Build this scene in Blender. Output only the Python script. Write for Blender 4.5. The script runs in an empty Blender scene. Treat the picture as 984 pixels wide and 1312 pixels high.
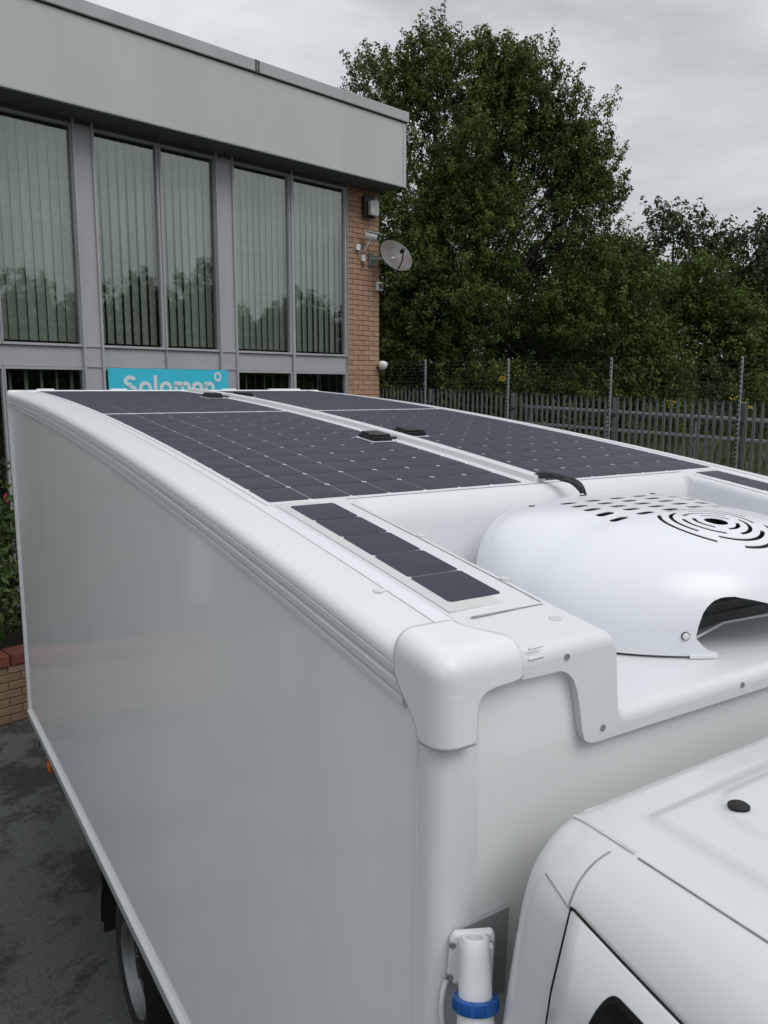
import bpy, bmesh, math, random
import numpy as np
from mathutils import Vector, Matrix, Euler

random.seed(7); RNG = np.random.default_rng(11)
SC = bpy.context.scene
COL = SC.collection
H = 2.95                                   # camera height above the yard

# ------------------------------------------------------------------ camera
cam_d = bpy.data.cameras.new('camera'); cam = bpy.data.objects.new('camera', cam_d); COL.objects.link(cam)
TILT, YAW = math.radians(8.64), math.radians(32.0)
Fw = Vector((math.sin(YAW)*math.cos(TILT), math.cos(YAW)*math.cos(TILT), -math.sin(TILT)))
Rt = Vector((math.cos(YAW), -math.sin(YAW), 0)); Up = Rt.cross(Fw)
M = Matrix((Rt, Up, -Fw)).transposed().to_4x4(); M.translation = (0, 0, H)
cam.matrix_world = M
cam_d.sensor_fit = 'VERTICAL'; cam_d.sensor_height = 36; cam_d.sensor_width = 27
cam_d.lens = 36*1040/1312; cam_d.clip_start = .03; cam_d.clip_end = 1000
SC.camera = cam

# ------------------------------------------------------------------ world, sun, exposure
SUN_EL, SUN_AZ = math.radians(53), math.radians(163)      # azimuth clockwise from +Y
w = bpy.data.worlds.new('World'); SC.world = w; w.use_nodes = True
nt = w.node_tree; nt.nodes.clear()
def N(t, **k):
    n = nt.nodes.new(t)
    for a, b in k.items(): setattr(n, a, b)
    return n
out = N('ShaderNodeOutputWorld'); bg = N('ShaderNodeBackground'); bg.inputs[1].default_value = .1
sky = N('ShaderNodeTexSky', sky_type='NISHITA', sun_disc=False, sun_elevation=SUN_EL, sun_rotation=SUN_AZ)
tc = N('ShaderNodeTexCoord'); sep = N('ShaderNodeSeparateXYZ'); nt.links.new(tc.outputs['Generated'], sep.inputs[0])
# overcast luminance: (1 + 2 sin(elevation)) / 3 of the zenith
mx = N('ShaderNodeMath', operation='MAXIMUM'); mx.inputs[1].default_value = 0; nt.links.new(sep.outputs[2], mx.inputs[0])
ma = N('ShaderNodeMath', operation='MULTIPLY_ADD'); ma.inputs[1].default_value = 3.4; ma.inputs[2].default_value = 5.4
nt.links.new(mx.outputs[0], ma.inputs[0])
mp = N('ShaderNodeMapping'); mp.inputs['Scale'].default_value = (1, 1, 3.2); nt.links.new(tc.outputs['Generated'], mp.inputs[0])
nz = N('ShaderNodeTexNoise'); nz.inputs['Scale'].default_value = 2.2; nz.inputs['Detail'].default_value = 5; nz.inputs['Roughness'].default_value = .55
nz.inputs['Distortion'].default_value = .5
nt.links.new(mp.outputs[0], nz.inputs[0])
rp = N('ShaderNodeMapRange'); rp.inputs[1].default_value = .32; rp.inputs[2].default_value = .68; rp.inputs[3].default_value = .72; rp.inputs[4].default_value = 1.24
nt.links.new(nz.outputs[0], rp.inputs[0])
mu = N('ShaderNodeMath', operation='MULTIPLY'); nt.links.new(ma.outputs[0], mu.inputs[0]); nt.links.new(rp.outputs[0], mu.inputs[1])
tint = N('ShaderNodeMix', data_type='RGBA', blend_type='MULTIPLY'); tint.inputs[0].default_value = 1
tint.inputs[7].default_value = (.94, .985, 1.02, 1); nt.links.new(mu.outputs[0], tint.inputs[6])
mix = N('ShaderNodeMix', data_type='RGBA'); mix.inputs[0].default_value = .93
nt.links.new(sky.outputs[0], mix.inputs[6]); nt.links.new(tint.outputs[2], mix.inputs[7])
nt.links.new(mix.outputs[2], bg.inputs[0]); nt.links.new(bg.outputs[0], out.inputs[0])

sd = bpy.data.lights.new('sun', 'SUN'); sun = bpy.data.objects.new('sun', sd); COL.objects.link(sun)
sd.energy = 1.1; sd.angle = math.radians(35); sd.color = (1, .985, .965)
sv = Vector((math.sin(SUN_AZ)*math.cos(SUN_EL), math.cos(SUN_AZ)*math.cos(SUN_EL), math.sin(SUN_EL)))
sun.rotation_euler = sv.to_track_quat('Z', 'Y').to_euler()
sun.location = (0, 0, 30)
vs = SC.view_settings; vs.view_transform = 'Standard'; vs.look = 'None'; vs.exposure = .22; vs.gamma = 1; vs.use_curve_mapping = False
SC.render.engine = 'CYCLES'

# ------------------------------------------------------------------ materials
def mat(name, col, rough=.5, metal=0, spec=.5, var=0, vscale=4, bump=0, bscale=40, coat=0, col2=None, stretch=(1, 1, 1), trans=0, rvar=0):
    m = bpy.data.materials.new(name); m.use_nodes = True; t = m.node_tree; b = t.nodes['Principled BSDF']
    b.inputs['Base Color'].default_value = (*col, 1); b.inputs['Roughness'].default_value = rough
    b.inputs['Metallic'].default_value = metal; b.inputs['Specular IOR Level'].default_value = spec; b.inputs['Coat Weight'].default_value = coat
    b.inputs['Coat Roughness'].default_value = .08
    c = t.nodes.new('ShaderNodeTexCoord'); mpn = t.nodes.new('ShaderNodeMapping'); mpn.inputs['Scale'].default_value = stretch
    t.links.new(c.outputs['Object'], mpn.inputs[0])
    if var or col2:
        n = t.nodes.new('ShaderNodeTexNoise'); n.inputs['Scale'].default_value = vscale; n.inputs['Detail'].default_value = 6; n.inputs['Roughness'].default_value = .6
        t.links.new(mpn.outputs[0], n.inputs[0])
        r = t.nodes.new('ShaderNodeMapRange'); r.inputs[1].default_value = .3; r.inputs[2].default_value = .7
        t.links.new(n.outputs[0], r.inputs[0])
        x = t.nodes.new('ShaderNodeMix'); x.data_type = 'RGBA'
        c2 = col2 if col2 else tuple(v*(1-var) for v in col)
        x.inputs[6].default_value = (*col, 1); x.inputs[7].default_value = (*c2, 1)
        t.links.new(r.outputs[0], x.inputs[0]); t.links.new(x.outputs[2], b.inputs['Base Color'])
        if rvar:
            r2 = t.nodes.new('ShaderNodeMapRange'); r2.inputs[1].default_value = .3; r2.inputs[2].default_value = .7
            r2.inputs[3].default_value = rough; r2.inputs[4].default_value = rough+rvar
            t.links.new(n.outputs[0], r2.inputs[0]); t.links.new(r2.outputs[0], b.inputs['Roughness'])
    if bump:
        n2 = t.nodes.new('ShaderNodeTexNoise'); n2.inputs['Scale'].default_value = bscale; n2.inputs['Detail'].default_value = 4
        t.links.new(mpn.outputs[0], n2.inputs[0])
        bp = t.nodes.new('ShaderNodeBump'); bp.inputs['Strength'].default_value = bump; bp.inputs['Distance'].default_value = .01
        t.links.new(n2.outputs[0], bp.inputs['Height']); t.links.new(bp.outputs[0], b.inputs['Normal'])
    return m

def piece_mat(name, col, col2, rough=.85, bump=.3, bscale=60):
    """colour differs from one piece (object) to the next"""
    m = mat(name, col, rough, var=.25, vscale=14, bump=bump, bscale=bscale)
    t = m.node_tree; b = t.nodes['Principled BSDF']
    src = b.inputs['Base Color'].links[0].from_socket
    oi = t.nodes.new('ShaderNodeObjectInfo'); x = t.nodes.new('ShaderNodeMix'); x.data_type = 'RGBA'
    x.inputs[6].default_value = (1, 1, 1, 1); x.inputs[7].default_value = (*[b2/a for a, b2 in zip(col, col2)], 1)
    t.links.new(oi.outputs['Random'], x.inputs[0])
    y = t.nodes.new('ShaderNodeMix'); y.data_type = 'RGBA'; y.blend_type = 'MULTIPLY'; y.inputs[0].default_value = 1
    t.links.new(src, y.inputs[6]); t.links.new(x.outputs[2], y.inputs[7]); t.links.new(y.outputs[2], b.inputs['Base Color'])
    return m

def leaf_mat(name, c1, c2, rough=.45, translucent=.25):
    m = bpy.data.materials.new(name); m.use_nodes = True; t = m.node_tree; b = t.nodes['Principled BSDF']; o = t.nodes['Material Output']
    at = t.nodes.new('ShaderNodeAttribute'); at.attribute_name = 'tone'
    x = t.nodes.new('ShaderNodeMix'); x.data_type = 'RGBA'; x.inputs[6].default_value = (*c1, 1); x.inputs[7].default_value = (*c2, 1)
    t.links.new(at.outputs['Fac'], x.inputs[0]); t.links.new(x.outputs[2], b.inputs['Base Color'])
    b.inputs['Roughness'].default_value = rough; b.inputs['Specular IOR Level'].default_value = .12
    tr = t.nodes.new('ShaderNodeBsdfTranslucent'); t.links.new(x.outputs[2], tr.inputs[0])
    ms = t.nodes.new('ShaderNodeMixShader'); ms.inputs[0].default_value = translucent
    t.links.new(b.outputs[0], ms.inputs[1]); t.links.new(tr.outputs[0], ms.inputs[2]); t.links.new(ms.outputs[0], o.inputs[0])
    return m

def asphalt_mat():
    m = bpy.data.materials.new('wet_patchy_asphalt'); m.use_nodes = True; t = m.node_tree; b = t.nodes['Principled BSDF']
    c = t.nodes.new('ShaderNodeTexCoord')
    def noise(s, d=6, r=.6, dist=0):
        n = t.nodes.new('ShaderNodeTexNoise'); n.inputs['Scale'].default_value = s; n.inputs['Detail'].default_value = d
        n.inputs['Roughness'].default_value = r; n.inputs['Distortion'].default_value = dist; t.links.new(c.outputs['Object'], n.inputs[0]); return n
    def rng(src, a, b_, lo=0, hi=1):
        r = t.nodes.new('ShaderNodeMapRange'); r.inputs[1].default_value = a; r.inputs[2].default_value = b_; r.inputs[3].default_value = lo; r.inputs[4].default_value = hi
        t.links.new(src, r.inputs[0]); return r.outputs[0]
    def mixc(f, a, b_):
        x = t.nodes.new('ShaderNodeMix'); x.data_type = 'RGBA'
        if hasattr(f, 'links'): t.links.new(f, x.inputs[0])
        for i, v in ((6, a), (7, b_)):
            if isinstance(v, tuple): x.inputs[i].default_value = (*v, 1)
            else: t.links.new(v, x.inputs[i])
        return x.outputs[2]
    patch = rng(noise(.9, 12, .76, .2).outputs[0], .485, .535)
    grain = rng(noise(160, 2, .7).outputs[0], .35, .7)
    mid = rng(noise(9, 5).outputs[0], .35, .65)
    gr2 = rng(noise(48, 3, .75).outputs[0], .36, .66)
    dry = mixc(grain, (.045, .048, .046), (.15, .153, .148)); dry2 = mixc(gr2, (.05, .053, .051), (.13, .133, .128)); dry = mixc(mid, dry, dry2)
    wet = mixc(gr2, (.012, .013, .013), (.052, .053, .051))
    speck = rng(noise(55, 1, .5).outputs[0], .72, .75)
    base = mixc(patch, dry, wet); base = mixc(speck, base, (.16, .155, .14))
    t.links.new(base, b.inputs['Base Color'])
    t.links.new(rng(patch, 0, 1, .95, .75), b.inputs['Roughness'])
    bp = t.nodes.new('ShaderNodeBump'); bp.inputs['Strength'].default_value = .7; bp.inputs['Distance'].default_value = .006
    t.links.new(noise(160, 2, .7).outputs[0], bp.inputs['Height']); t.links.new(bp.outputs[0], b.inputs['Normal'])
    return m

def glass_mat(name, tintc, refl):
    m = bpy.data.materials.new(name); m.use_nodes = True; t = m.node_tree; t.nodes.clear()
    o = t.nodes.new('ShaderNodeOutputMaterial'); tr = t.nodes.new('ShaderNodeBsdfTransparent'); tr.inputs[0].default_value = (*tintc, 1)
    g = t.nodes.new('ShaderNodeBsdfGlossy'); g.inputs[0].default_value = (.90, .97, .94, 1); g.inputs['Roughness'].default_value = .022
    lf = t.nodes.new('ShaderNodeLayerWeight'); lf.inputs[0].default_value = .5
    lw = t.nodes.new('ShaderNodeMath'); lw.operation = 'POWER'; lw.inputs[1].default_value = 4; t.links.new(lf.outputs['Facing'], lw.inputs[0])
    ad = t.nodes.new('ShaderNodeMath'); ad.operation = 'ADD'; ad.use_clamp = True; ad.inputs[1].default_value = refl
    t.links.new(lw.outputs[0], ad.inputs[0])
    c = t.nodes.new('ShaderNodeTexCoord'); n = t.nodes.new('ShaderNodeTexNoise'); n.inputs['Scale'].default_value = 1.3; t.links.new(c.outputs['Object'], n.inputs[0])
    bp = t.nodes.new('ShaderNodeBump'); bp.inputs['Strength'].default_value = .05; bp.inputs['Distance'].default_value = .02; t.links.new(n.outputs[0], bp.inputs['Height'])
    t.links.new(bp.outputs[0], g.inputs['Normal'])
    ms = t.nodes.new('ShaderNodeMixShader'); t.links.new(ad.outputs[0], ms.inputs[0]); t.links.new(tr.outputs[0], ms.inputs[1]); t.links.new(g.outputs[0], ms.inputs[2])
    t.links.new(ms.outputs[0], o.inputs[0]); return m

MT = dict(
    gel=mat('white_gelcoat', (.76, .785, .81), .24, var=.03, vscale=1.5, rvar=.08),
    side=mat('white_side_panel', (.81, .815, .815), .05, var=.06, vscale=3.5, bump=.015, bscale=2.2, rvar=.07, stretch=(1, 1, .15)),
    mould=mat('satin_white_moulding', (.68, .70, .715), .4, var=.05, vscale=3, bump=.02, bscale=200, rvar=.1),
    cap=mat('white_plastic_cap', (.75, .765, .78), .33, var=.03, vscale=9, bump=.05, bscale=120),
    rail=mat('white_painted_rail', (.73, .745, .75), .3, var=.06, vscale=6, stretch=(1, .2, 1), rvar=.1),
    cabw=mat('white_cab_paint', (.62, .64, .635), .2, var=.05, vscale=1.6, coat=.4, rvar=.02),
    film=mat('panel_white_film', (.70, .715, .72), .45, var=.08, vscale=30, bump=.06, bscale=300),
    strip=mat('strip_backing', (.60, .61, .60), .5, var=.06, vscale=30, bump=.08, bscale=400),
    cell=mat('dark_solar_cell', (.026, .031, .052), .45, spec=.5, var=.25, vscale=5, bump=.04, bscale=400, rvar=.12),
    seal=mat('grey_sealant', (.34, .345, .34), .6, var=.4, vscale=25),
    blackp=mat('black_plastic', (.012, .012, .013), .45, bump=.1, bscale=90, var=.3, vscale=30),
    rubber=mat('black_rubber', (.013, .013, .014), .75, bump=.25, bscale=60, var=.4, vscale=20),
    dark=mat('dark_void', (.012, .012, .013), .8, var=.3, vscale=10),
    gap=mat('black_seal_gap', (.008, .008, .009), .7, var=.3, vscale=10),
    alu=mat('brushed_aluminium', (.46, .47, .48), .38, metal=.9, var=.2, vscale=40, stretch=(1, 1, 12)),
    steel=mat('dull_steel', (.42, .43, .44), .4, metal=.8, var=.3, vscale=20),
    rim=mat('silver_wheel', (.26, .265, .27), .5, metal=.7, var=.25, vscale=20),
    blue=mat('blue_plug_plastic', (.012, .095, .36), .38, var=.25, vscale=25),
    wplas=mat('white_socket_plastic', (.74, .75, .75), .42, var=.07, vscale=25, bump=.04, bscale=120),
    orange=mat('orange_lens', (.6, .13, .01), .25, var=.2, vscale=30),
    glassdark=mat('dark_cab_glass', (.008, .009, .01), .05, spec=.6, var=.2, vscale=5),
    fascia=mat('pale_grey_cladding', (.50, .53, .515), .55, var=.12, vscale=1.3, bump=.03, bscale=30, col2=(.44, .47, .46), stretch=(1, 1, .25)),
    coping=mat('grey_roof_trim', (.42, .45, .445), .5, var=.2, vscale=2),
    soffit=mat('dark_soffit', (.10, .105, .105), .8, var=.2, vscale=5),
    mull=mat('mauve_grey_frame', (.41, .41, .43), .5, var=.13, vscale=3, stretch=(1, 1, .4)),
    slatm=piece_mat('green_grey_blind', (.40, .45, .41), (.32, .365, .33), .8, .1, 200),
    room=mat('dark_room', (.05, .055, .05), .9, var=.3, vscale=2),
    glass=glass_mat('tinted_window_glass', (.90, .925, .90), .11),
    mortar=mat('mortar', (.25, .20, .165), .95, var=.3, vscale=25, bump=.4, bscale=80),
    brick=piece_mat('orange_buff_brick', (.42, .24, .15), (.48, .295, .195)),
    ybrick=piece_mat('yellow_buff_brick', (.235, .150, .085), (.29, .19, .115)),
    rbrick=piece_mat('dark_red_coping_brick', (.20, .055, .032), (.15, .042, .028)),
    signb=mat('turquoise_sign', (.05, .56, .74), .4, var=.06, vscale=5),
    signw=mat('white_sign_letter', (.72, .76, .77), .45, var=.05, vscale=8),
    dish=mat('dish_grey', (.15, .15, .155), .5, var=.5, vscale=5, col2=(.085, .05, .038)),
    lampglass=mat('floodlight_lens', (.55, .57, .52), .2, var=.3, vscale=14),
    galv=mat('galvanised_steel', (.215, .235, .23), .55, metal=.35, var=.35, vscale=9),
    galvd=mat('dark_galvanised_rail', (.07, .075, .075), .6, metal=.3, var=.3, vscale=9),
    post=mat('pale_fence_post', (.34, .37, .40), .55, metal=.2, var=.25, vscale=6),
    wire=mat('fence_wire', (.11, .12, .12), .5, metal=.6, var=.2, vscale=6),
    yellow=mat('yellow_warning_sign', (.52, .33, .01), .5, var=.15, vscale=20),
    bark=mat('grey_brown_bark', (.055, .045, .035), .9, var=.5, vscale=8, bump=.6, bscale=20, stretch=(1, 1, .3)),
    soil=mat('dark_soil', (.035, .026, .018), .95, var=.5, vscale=12, bump=.6, bscale=25),
    grassg=mat('rough_grass_bank', (.035, .05, .017), .95, var=.5, vscale=1.5, bump=.7, bscale=30, col2=(.06, .06, .025)),
    bladem=leaf_mat('grass_blade', (.045, .065, .018), (.10, .11, .035)),
    flowery=mat('ragwort_yellow', (.55, .38, .02), .6, var=.2, vscale=30),
    flowerr=mat('fuchsia_red', (.42, .015, .02), .5, var=.3, vscale=30),
    leafA=leaf_mat('alder_leaf', (.020, .042, .009), (.140, .200, .050)),
    leafB=leaf_mat('bright_leaf', (.026, .054, .011), (.115, .170, .040)),
    leafC=leaf_mat('dark_leaf', (.018, .034, .010), (.078, .108, .042)),
    leafD=leaf_mat('olive_leaf', (.024, .038, .012), (.090, .112, .044)),
    leafS=leaf_mat('shrub_leaf', (.026, .054, .013), (.12, .185, .06)),
    asphalt=asphalt_mat(), recess=mat('grey_recess', (.16, .165, .165), .7, var=.3, vscale=8), plate=mat('dull_aluminium', (.40, .415, .42), .4, metal=.15, var=.2, vscale=30, stretch=(1, 1, 10)),
)

# ------------------------------------------------------------------ mesh helpers
class MB:
    def __init__(s): s.v = []; s.f = []
    def add(s, vs, fs):
        o = len(s.v); s.v += [tuple(p) for p in vs]; s.f += [tuple(i+o for i in f) for f in fs]; return s
    def box(s, x0, x1, y0, y1, z0, z1):
        return s.add([(x, y, z) for z in (z0, z1) for y in (y0, y1) for x in (x0, x1)],
                     [(0, 2, 3, 1), (4, 5, 7, 6), (0, 1, 5, 4), (2, 6, 7, 3), (0, 4, 6, 2), (1, 3, 7, 5)])
    def obox(s, c, ax, ay, az, hx, hy, hz):
        c, ax, ay, az = map(Vector, (c, ax, ay, az))
        return s.add([c+ax*(hx*i)+ay*(hy*j)+az*(hz*k) for k in (-1, 1) for j in (-1, 1) for i in (-1, 1)],
                     [(0, 2, 3, 1), (4, 5, 7, 6), (0, 1, 5, 4), (2, 6, 7, 3), (0, 4, 6, 2), (1, 3, 7, 5)])
    def grid(s, rows, close=False):
        n = len(rows[0]); vs = [p for r in rows for p in r]; fs = []
        for i in range(len(rows)-1):
            for j in range(n if close else n-1):
                k = (j+1) % n; fs.append((i*n+j, i*n+k, (i+1)*n+k, (i+1)*n+j))
        return s.add(vs, fs)
    def tube(s, pts, r, n=8, caps=True):
        pts = [Vector(p) for p in pts]; rows = []
        rs = r if isinstance(r, (list, tuple)) else [r]*len(pts)
        u = None
        for i, p in enumerate(pts):
            t = (pts[min(i+1, len(pts)-1)]-pts[max(i-1, 0)]).normalized()
            if u is None:
                u = t.orthogonal().normalized()
            else:
                u = (u-t*u.dot(t)).normalized()
            v = t.cross(u)
            rows.append([p+(u*math.cos(a)+v*math.sin(a))*rs[i] for a in [2*math.pi*k/n for k in range(n)]])
        o = len(s.v); s.grid(rows, True)
        if caps:
            s.f.append(tuple(range(o+n-1, o-1, -1))); e = o+(len(pts)-1)*n; s.f.append(tuple(range(e, e+n)))
        return s
    def cyl(s, c, ax, r, h, n=20, r2=None):
        c = Vector(c); ax = Vector(ax).normalized()
        return s.tube([c, c+ax*h], [r, r if r2 is None else r2], n)
    def lathe(s, c, ax, prof, n=24):
        """prof: (radius, height along the axis)"""
        c = Vector(c); ax = Vector(ax).normalized(); u = ax.orthogonal().normalized(); v = ax.cross(u)
        return s.grid([[c+ax*h+(u*math.cos(a)+v*math.sin(a))*r for a in [2*math.pi*k/n for k in range(n)]] for r, h in prof], True)
    def prism(s, poly, fn, d0, d1):
        """poly in 2D, fn(a, b, depth) -> 3D"""
        n = len(poly); vs = [fn(a, b, d0) for a, b in poly]+[fn(a, b, d1) for a, b in poly]
        return s.add(vs, [tuple(range(n-1, -1, -1)), tuple(range(n, 2*n))]+[(i, (i+1) % n, n+(i+1) % n, n+i) for i in range(n)])
    def mesh(s, name, m, smooth=None):
        me = bpy.data.meshes.new(name); me.from_pydata(s.v, [], s.f)
        if m: me.materials.append(m)
        bm = bmesh.new(); bm.from_mesh(me); bmesh.ops.recalc_face_normals(bm, faces=bm.faces); bm.to_mesh(me); bm.free()
        if smooth:
            me.polygons.foreach_set('use_smooth', [True]*len(me.polygons)); me.set_sharp_from_angle(angle=math.radians(smooth))
        me.update(); return me
    def build(s, name, m, parent=None, smooth=None, bevel=0, seg=2, **tags):
        o = bpy.data.objects.new(name, s.mesh(name, MT[m] if isinstance(m, str) else m, smooth)); COL.objects.link(o)
        if bevel:
            b = o.modifiers.new('bevel', 'BEVEL'); b.width = bevel; b.segments = seg; b.limit_method = 'ANGLE'; b.angle_limit = math.radians(40)
            b.harden_normals = False
        attach(o, parent); tag(o, **tags); return o

def attach(o, parent):
    if parent is None: return
    o.parent = parent
    if parent.type == 'EMPTY': o.matrix_parent_inverse = Matrix.Translation(-parent.location)
def tag(o, label=None, category=None, group=None, kind=None):
    if label: o['label'] = label
    if category: o['category'] = category
    if group: o['group'] = group
    if kind: o['kind'] = kind
    return o
def thing(name, loc, label, category, group=None):
    e = bpy.data.objects.new(name, None); COL.objects.link(e); e.location = loc; e.empty_display_size = .2
    return tag(e, label, category, group)
def inst(name, me, parent, mw):
    o = bpy.data.objects.new(name, me); COL.objects.link(o); attach(o, parent); o.matrix_basis = mw; return o
def smoothstep(a, b, x):
    t = max(0, min(1, (x-a)/(b-a))); return t*t*(3-2*t)
def catmull(pts, k=6):
    pts = [Vector(p) for p in pts]; P = [pts[0]*2-pts[1]]+pts+[pts[-1]*2-pts[-2]]; o = []
    for i in range(1, len(P)-2):
        for j in range(k):
            t = j/k; a, b, c, d = P[i-1:i+3]
            o.append(.5*((2*b)+(c-a)*t+(2*a-5*b+4*c-d)*t*t+(3*b-a-3*c+d)*t**3))
    return o+[pts[-1]]

# ================================================================== SETTING: ground
g = MB(); g.grid([[(x, y, 0) for x in (-300, 300)] for y in (-300, 300)])
g.build('yard_ground', 'asphalt', kind='structure')

def bank_z(x, y):
    # rises beyond the palisade fence into a wooded bank
    fx = 12.35-(y-17.7)*.174                      # the fence line
    d = x-fx
    base = .05+.031*(y-9.4)+.33
    base = max(base, .05)
    if d < 0: return base*smoothstep(-3.5, -.6, d)-.02
    return base+1.1*smoothstep(0.5, 16, d)+2.2*smoothstep(12, 50, d)
rows = []
for j in range(60):
    y = -12+j*1.35; fx = 12.35-(y-17.7)*.174
    rows.append([(fx+dx, y, bank_z(fx+dx, y)+(random.uniform(-.05, .05) if dx > .5 else 0)) for dx in [-3.6, -3, -2.4, -1.8, -1.2, -.6, 0, .6, 1.2, 2, 3, 4, 5, 6, 7.5, 9, 11, 13, 16, 20, 25, 30, 36, 44, 54, 70]])
MB().grid(rows).build('grass_bank', 'grassg', smooth=60, kind='structure')

# ================================================================== FOLIAGE
def leaves_mesh(name, P, D, size, aspect, m, tone, droop=.3, rng=RNG):
    """P (n,3) positions, D (n,3) rough facing directions; folded two-triangle-pair leaves"""
    n = len(P)
    nrm = D+rng.normal(0, .42, (n, 3)); nrm[:, 2] += .5; nrm /= np.linalg.norm(nrm, axis=1)[:, None]+1e-9
    r = rng.normal(0, 1, (n, 3)); a = np.cross(nrm, r); a /= np.linalg.norm(a, axis=1)[:, None]+1e-9
    a[:, 2] -= droop*rng.random(n); b = np.cross(nrm, a); b /= np.linalg.norm(b, axis=1)[:, None]+1e-9
    L = (size*rng.uniform(.65, 1.25, n))[:, None]; W = L*aspect
    fold = nrm*L*.18
    v = np.stack([P, P+a*L*.5+b*W*.5+fold, P+a*L, P+a*L*.5-b*W*.5+fold], 1).reshape(-1, 3)
    me = bpy.data.meshes.new(name); me.vertices.add(4*n); me.vertices.foreach_set('co', v.astype(np.float32).ravel())
    idx = np.arange(n)*4; f = np.stack([idx, idx+1, idx+2, idx, idx+2, idx+3], 1).astype(np.int32).ravel()
    me.loops.add(6*n); me.loops.foreach_set('vertex_index', f)
    me.polygons.add(2*n); me.polygons.foreach_set('loop_start', np.arange(2*n, dtype=np.int32)*3); me.polygons.foreach_set('loop_total', np.full(2*n, 3, np.int32))
    at = me.attributes.new('tone', 'FLOAT', 'FACE'); at.data.foreach_set('value', np.repeat(tone, 2).astype(np.float32))
    me.materials.append(m); me.update(); me.validate(); return me

def crown_points(lobes, shoots, per, slen, up=.7, shell=.55, rng=RNG):
    """lobes: (centre xyz, radii xyz). Leafy shoots spread through each lobe, denser near its skin."""
    wts = np.array([(r[0]*r[1]*r[2])**.75 for c, r in lobes]); wts /= wts.sum()
    P, D, T, tips = [], [], [], []
    for (c, r), wt in zip(lobes, wts):
        k = max(6, int(shoots*wt)); d = rng.normal(0, 1, (k, 3)); d[:, 2] += .25; d /= np.linalg.norm(d, axis=1)[:, None]
        rad = 1-(1-shell)*rng.random(k)**1.7*1.2; rad = np.clip(rad, .12, 1)
        lump = 1+.16*np.sin(d[:, 0]*5+c[0])*np.sin(d[:, 1]*5+c[1]*2)+.10*np.sin(d[:, 2]*8+c[2])
        p0 = np.array(c)+d*np.array(r)*(rad*lump)[:, None]
        dr = d*.8+rng.normal(0, .35, (k, 3)); dr[:, 2] += up; dr /= np.linalg.norm(dr, axis=1)[:, None]
        ln = slen*rng.uniform(.5, 1.35, k); tone = rng.random(k)
        t = rng.random((k, per)); w_ = (1-t*.65)*slen*.20
        off = rng.normal(0, 1, (k, per, 3))*w_[..., None]
        pts = p0[:, None]+dr[:, None]*(t*ln[:, None])[..., None]+off
        P.append(pts.reshape(-1, 3)); D.append((off/(w_[..., None]+1e-6)+d[:, None]*.8).reshape(-1, 3))
        T.append(np.clip(tone[:, None]*.6+rng.random((k, per))*.4, 0, 1).ravel()); tips.append((p0, dr, ln))
    return np.concatenate(P), np.concatenate(D), np.concatenate(T), tips

def clump(lobes, rmin, rmax, dens, rng=RNG):
    """breaks each lobe into small leafy clumps sitting on and in its skin"""
    o = []
    for c, r in lobes:
        k = max(4, int(dens*(r[0]*r[1]+r[0]*r[2]+r[1]*r[2])))
        for _ in range(k):
            d = rng.normal(0, 1, 3); d /= np.linalg.norm(d); q = rng.uniform(rmin, rmax); f = rng.uniform(.62, 1.0)
            p = np.array(c)+d*(np.array(r)*f-q*.55); o.append((tuple(p), (q, q, q*rng.uniform(.65, .95))))
    return o

def limb_mesh(mb, a, b, r0, r1, n=6, wob=.12, seg=5):
    a, b = Vector(a), Vector(b); L = (b-a).length
    pts = [a.lerp(b, i/seg)+Vector((random.gauss(0, 1), random.gauss(0, 1), random.gauss(0, .4)))*(wob*L*.15*(0 < i < seg)) for i in range(seg+1)]
    mb.tube(pts, [r0+(r1-r0)*i/seg for i in range(seg+1)], n); return pts

def make_tree(name, base, lobes, leafm, label, group, shoots, per, size, slen, category='tree', trunk_r=.2, twigs=0, up=.7, shell=.55, aspect=.62, clumps=None):
    t = thing(name, base, label, category, group)
    P, D, T, tips = crown_points(clump(lobes, *clumps) if clumps else lobes, shoots, per, slen, up, shell)
    me = leaves_mesh('crown', P, D, size, aspect, MT[leafm], T)
    o = bpy.data.objects.new('crown', me); COL.objects.link(o); attach(o, t)
    mb = MB(); b = Vector(base); top = max(lobes, key=lambda l: l[0][2])[0]
    mid = Vector((b.x*.7+top[0]*.3, b.y*.7+top[1]*.3, b.z+(top[2]-b.z)*.45))
    limb_mesh(mb, b-Vector((0, 0, .3)), mid, trunk_r, trunk_r*.6, 10, .05); limb_mesh(mb, mid, top, trunk_r*.6, trunk_r*.15, 8, .08)
    for c, r in lobes:
        st = b.lerp(mid, random.uniform(.55, 1)); e = limb_mesh(mb, st, c, trunk_r*.4, trunk_r*.12, 6, .2)
        for k in range(5):
            d = Vector((random.gauss(0, 1), random.gauss(0, 1), random.gauss(.4, .8))).normalized()
            limb_mesh(mb, e[random.randint(2, 5)], Vector(c)+Vector((d.x*r[0], d.y*r[1], d.z*r[2]))*.85, trunk_r*.12, .012, 4, .2, 4)
    if twigs:
        p0, dr, ln = [np.concatenate(q) for q in zip(*tips)]
        for i in RNG.choice(len(p0), min(twigs, len(p0)), False):
            a = Vector(p0[i]); mb.tube([a-Vector(dr[i])*ln[i]*.6, a, a+Vector(dr[i])*ln[i]*.95], [.014, .01, .004], 3, False)
    mb.build('trunk', 'bark', t, smooth=60)
    return t

# camera-independent local frame for the wood: r = to the east-south, f = to the north-east
def wp(r, f, z):            # metres right / forward of the yard origin along the wood's edge
    return (r*math.cos(YAW)+f*math.sin(YAW), -r*math.sin(YAW)+f*math.cos(YAW), z+H)

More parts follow.
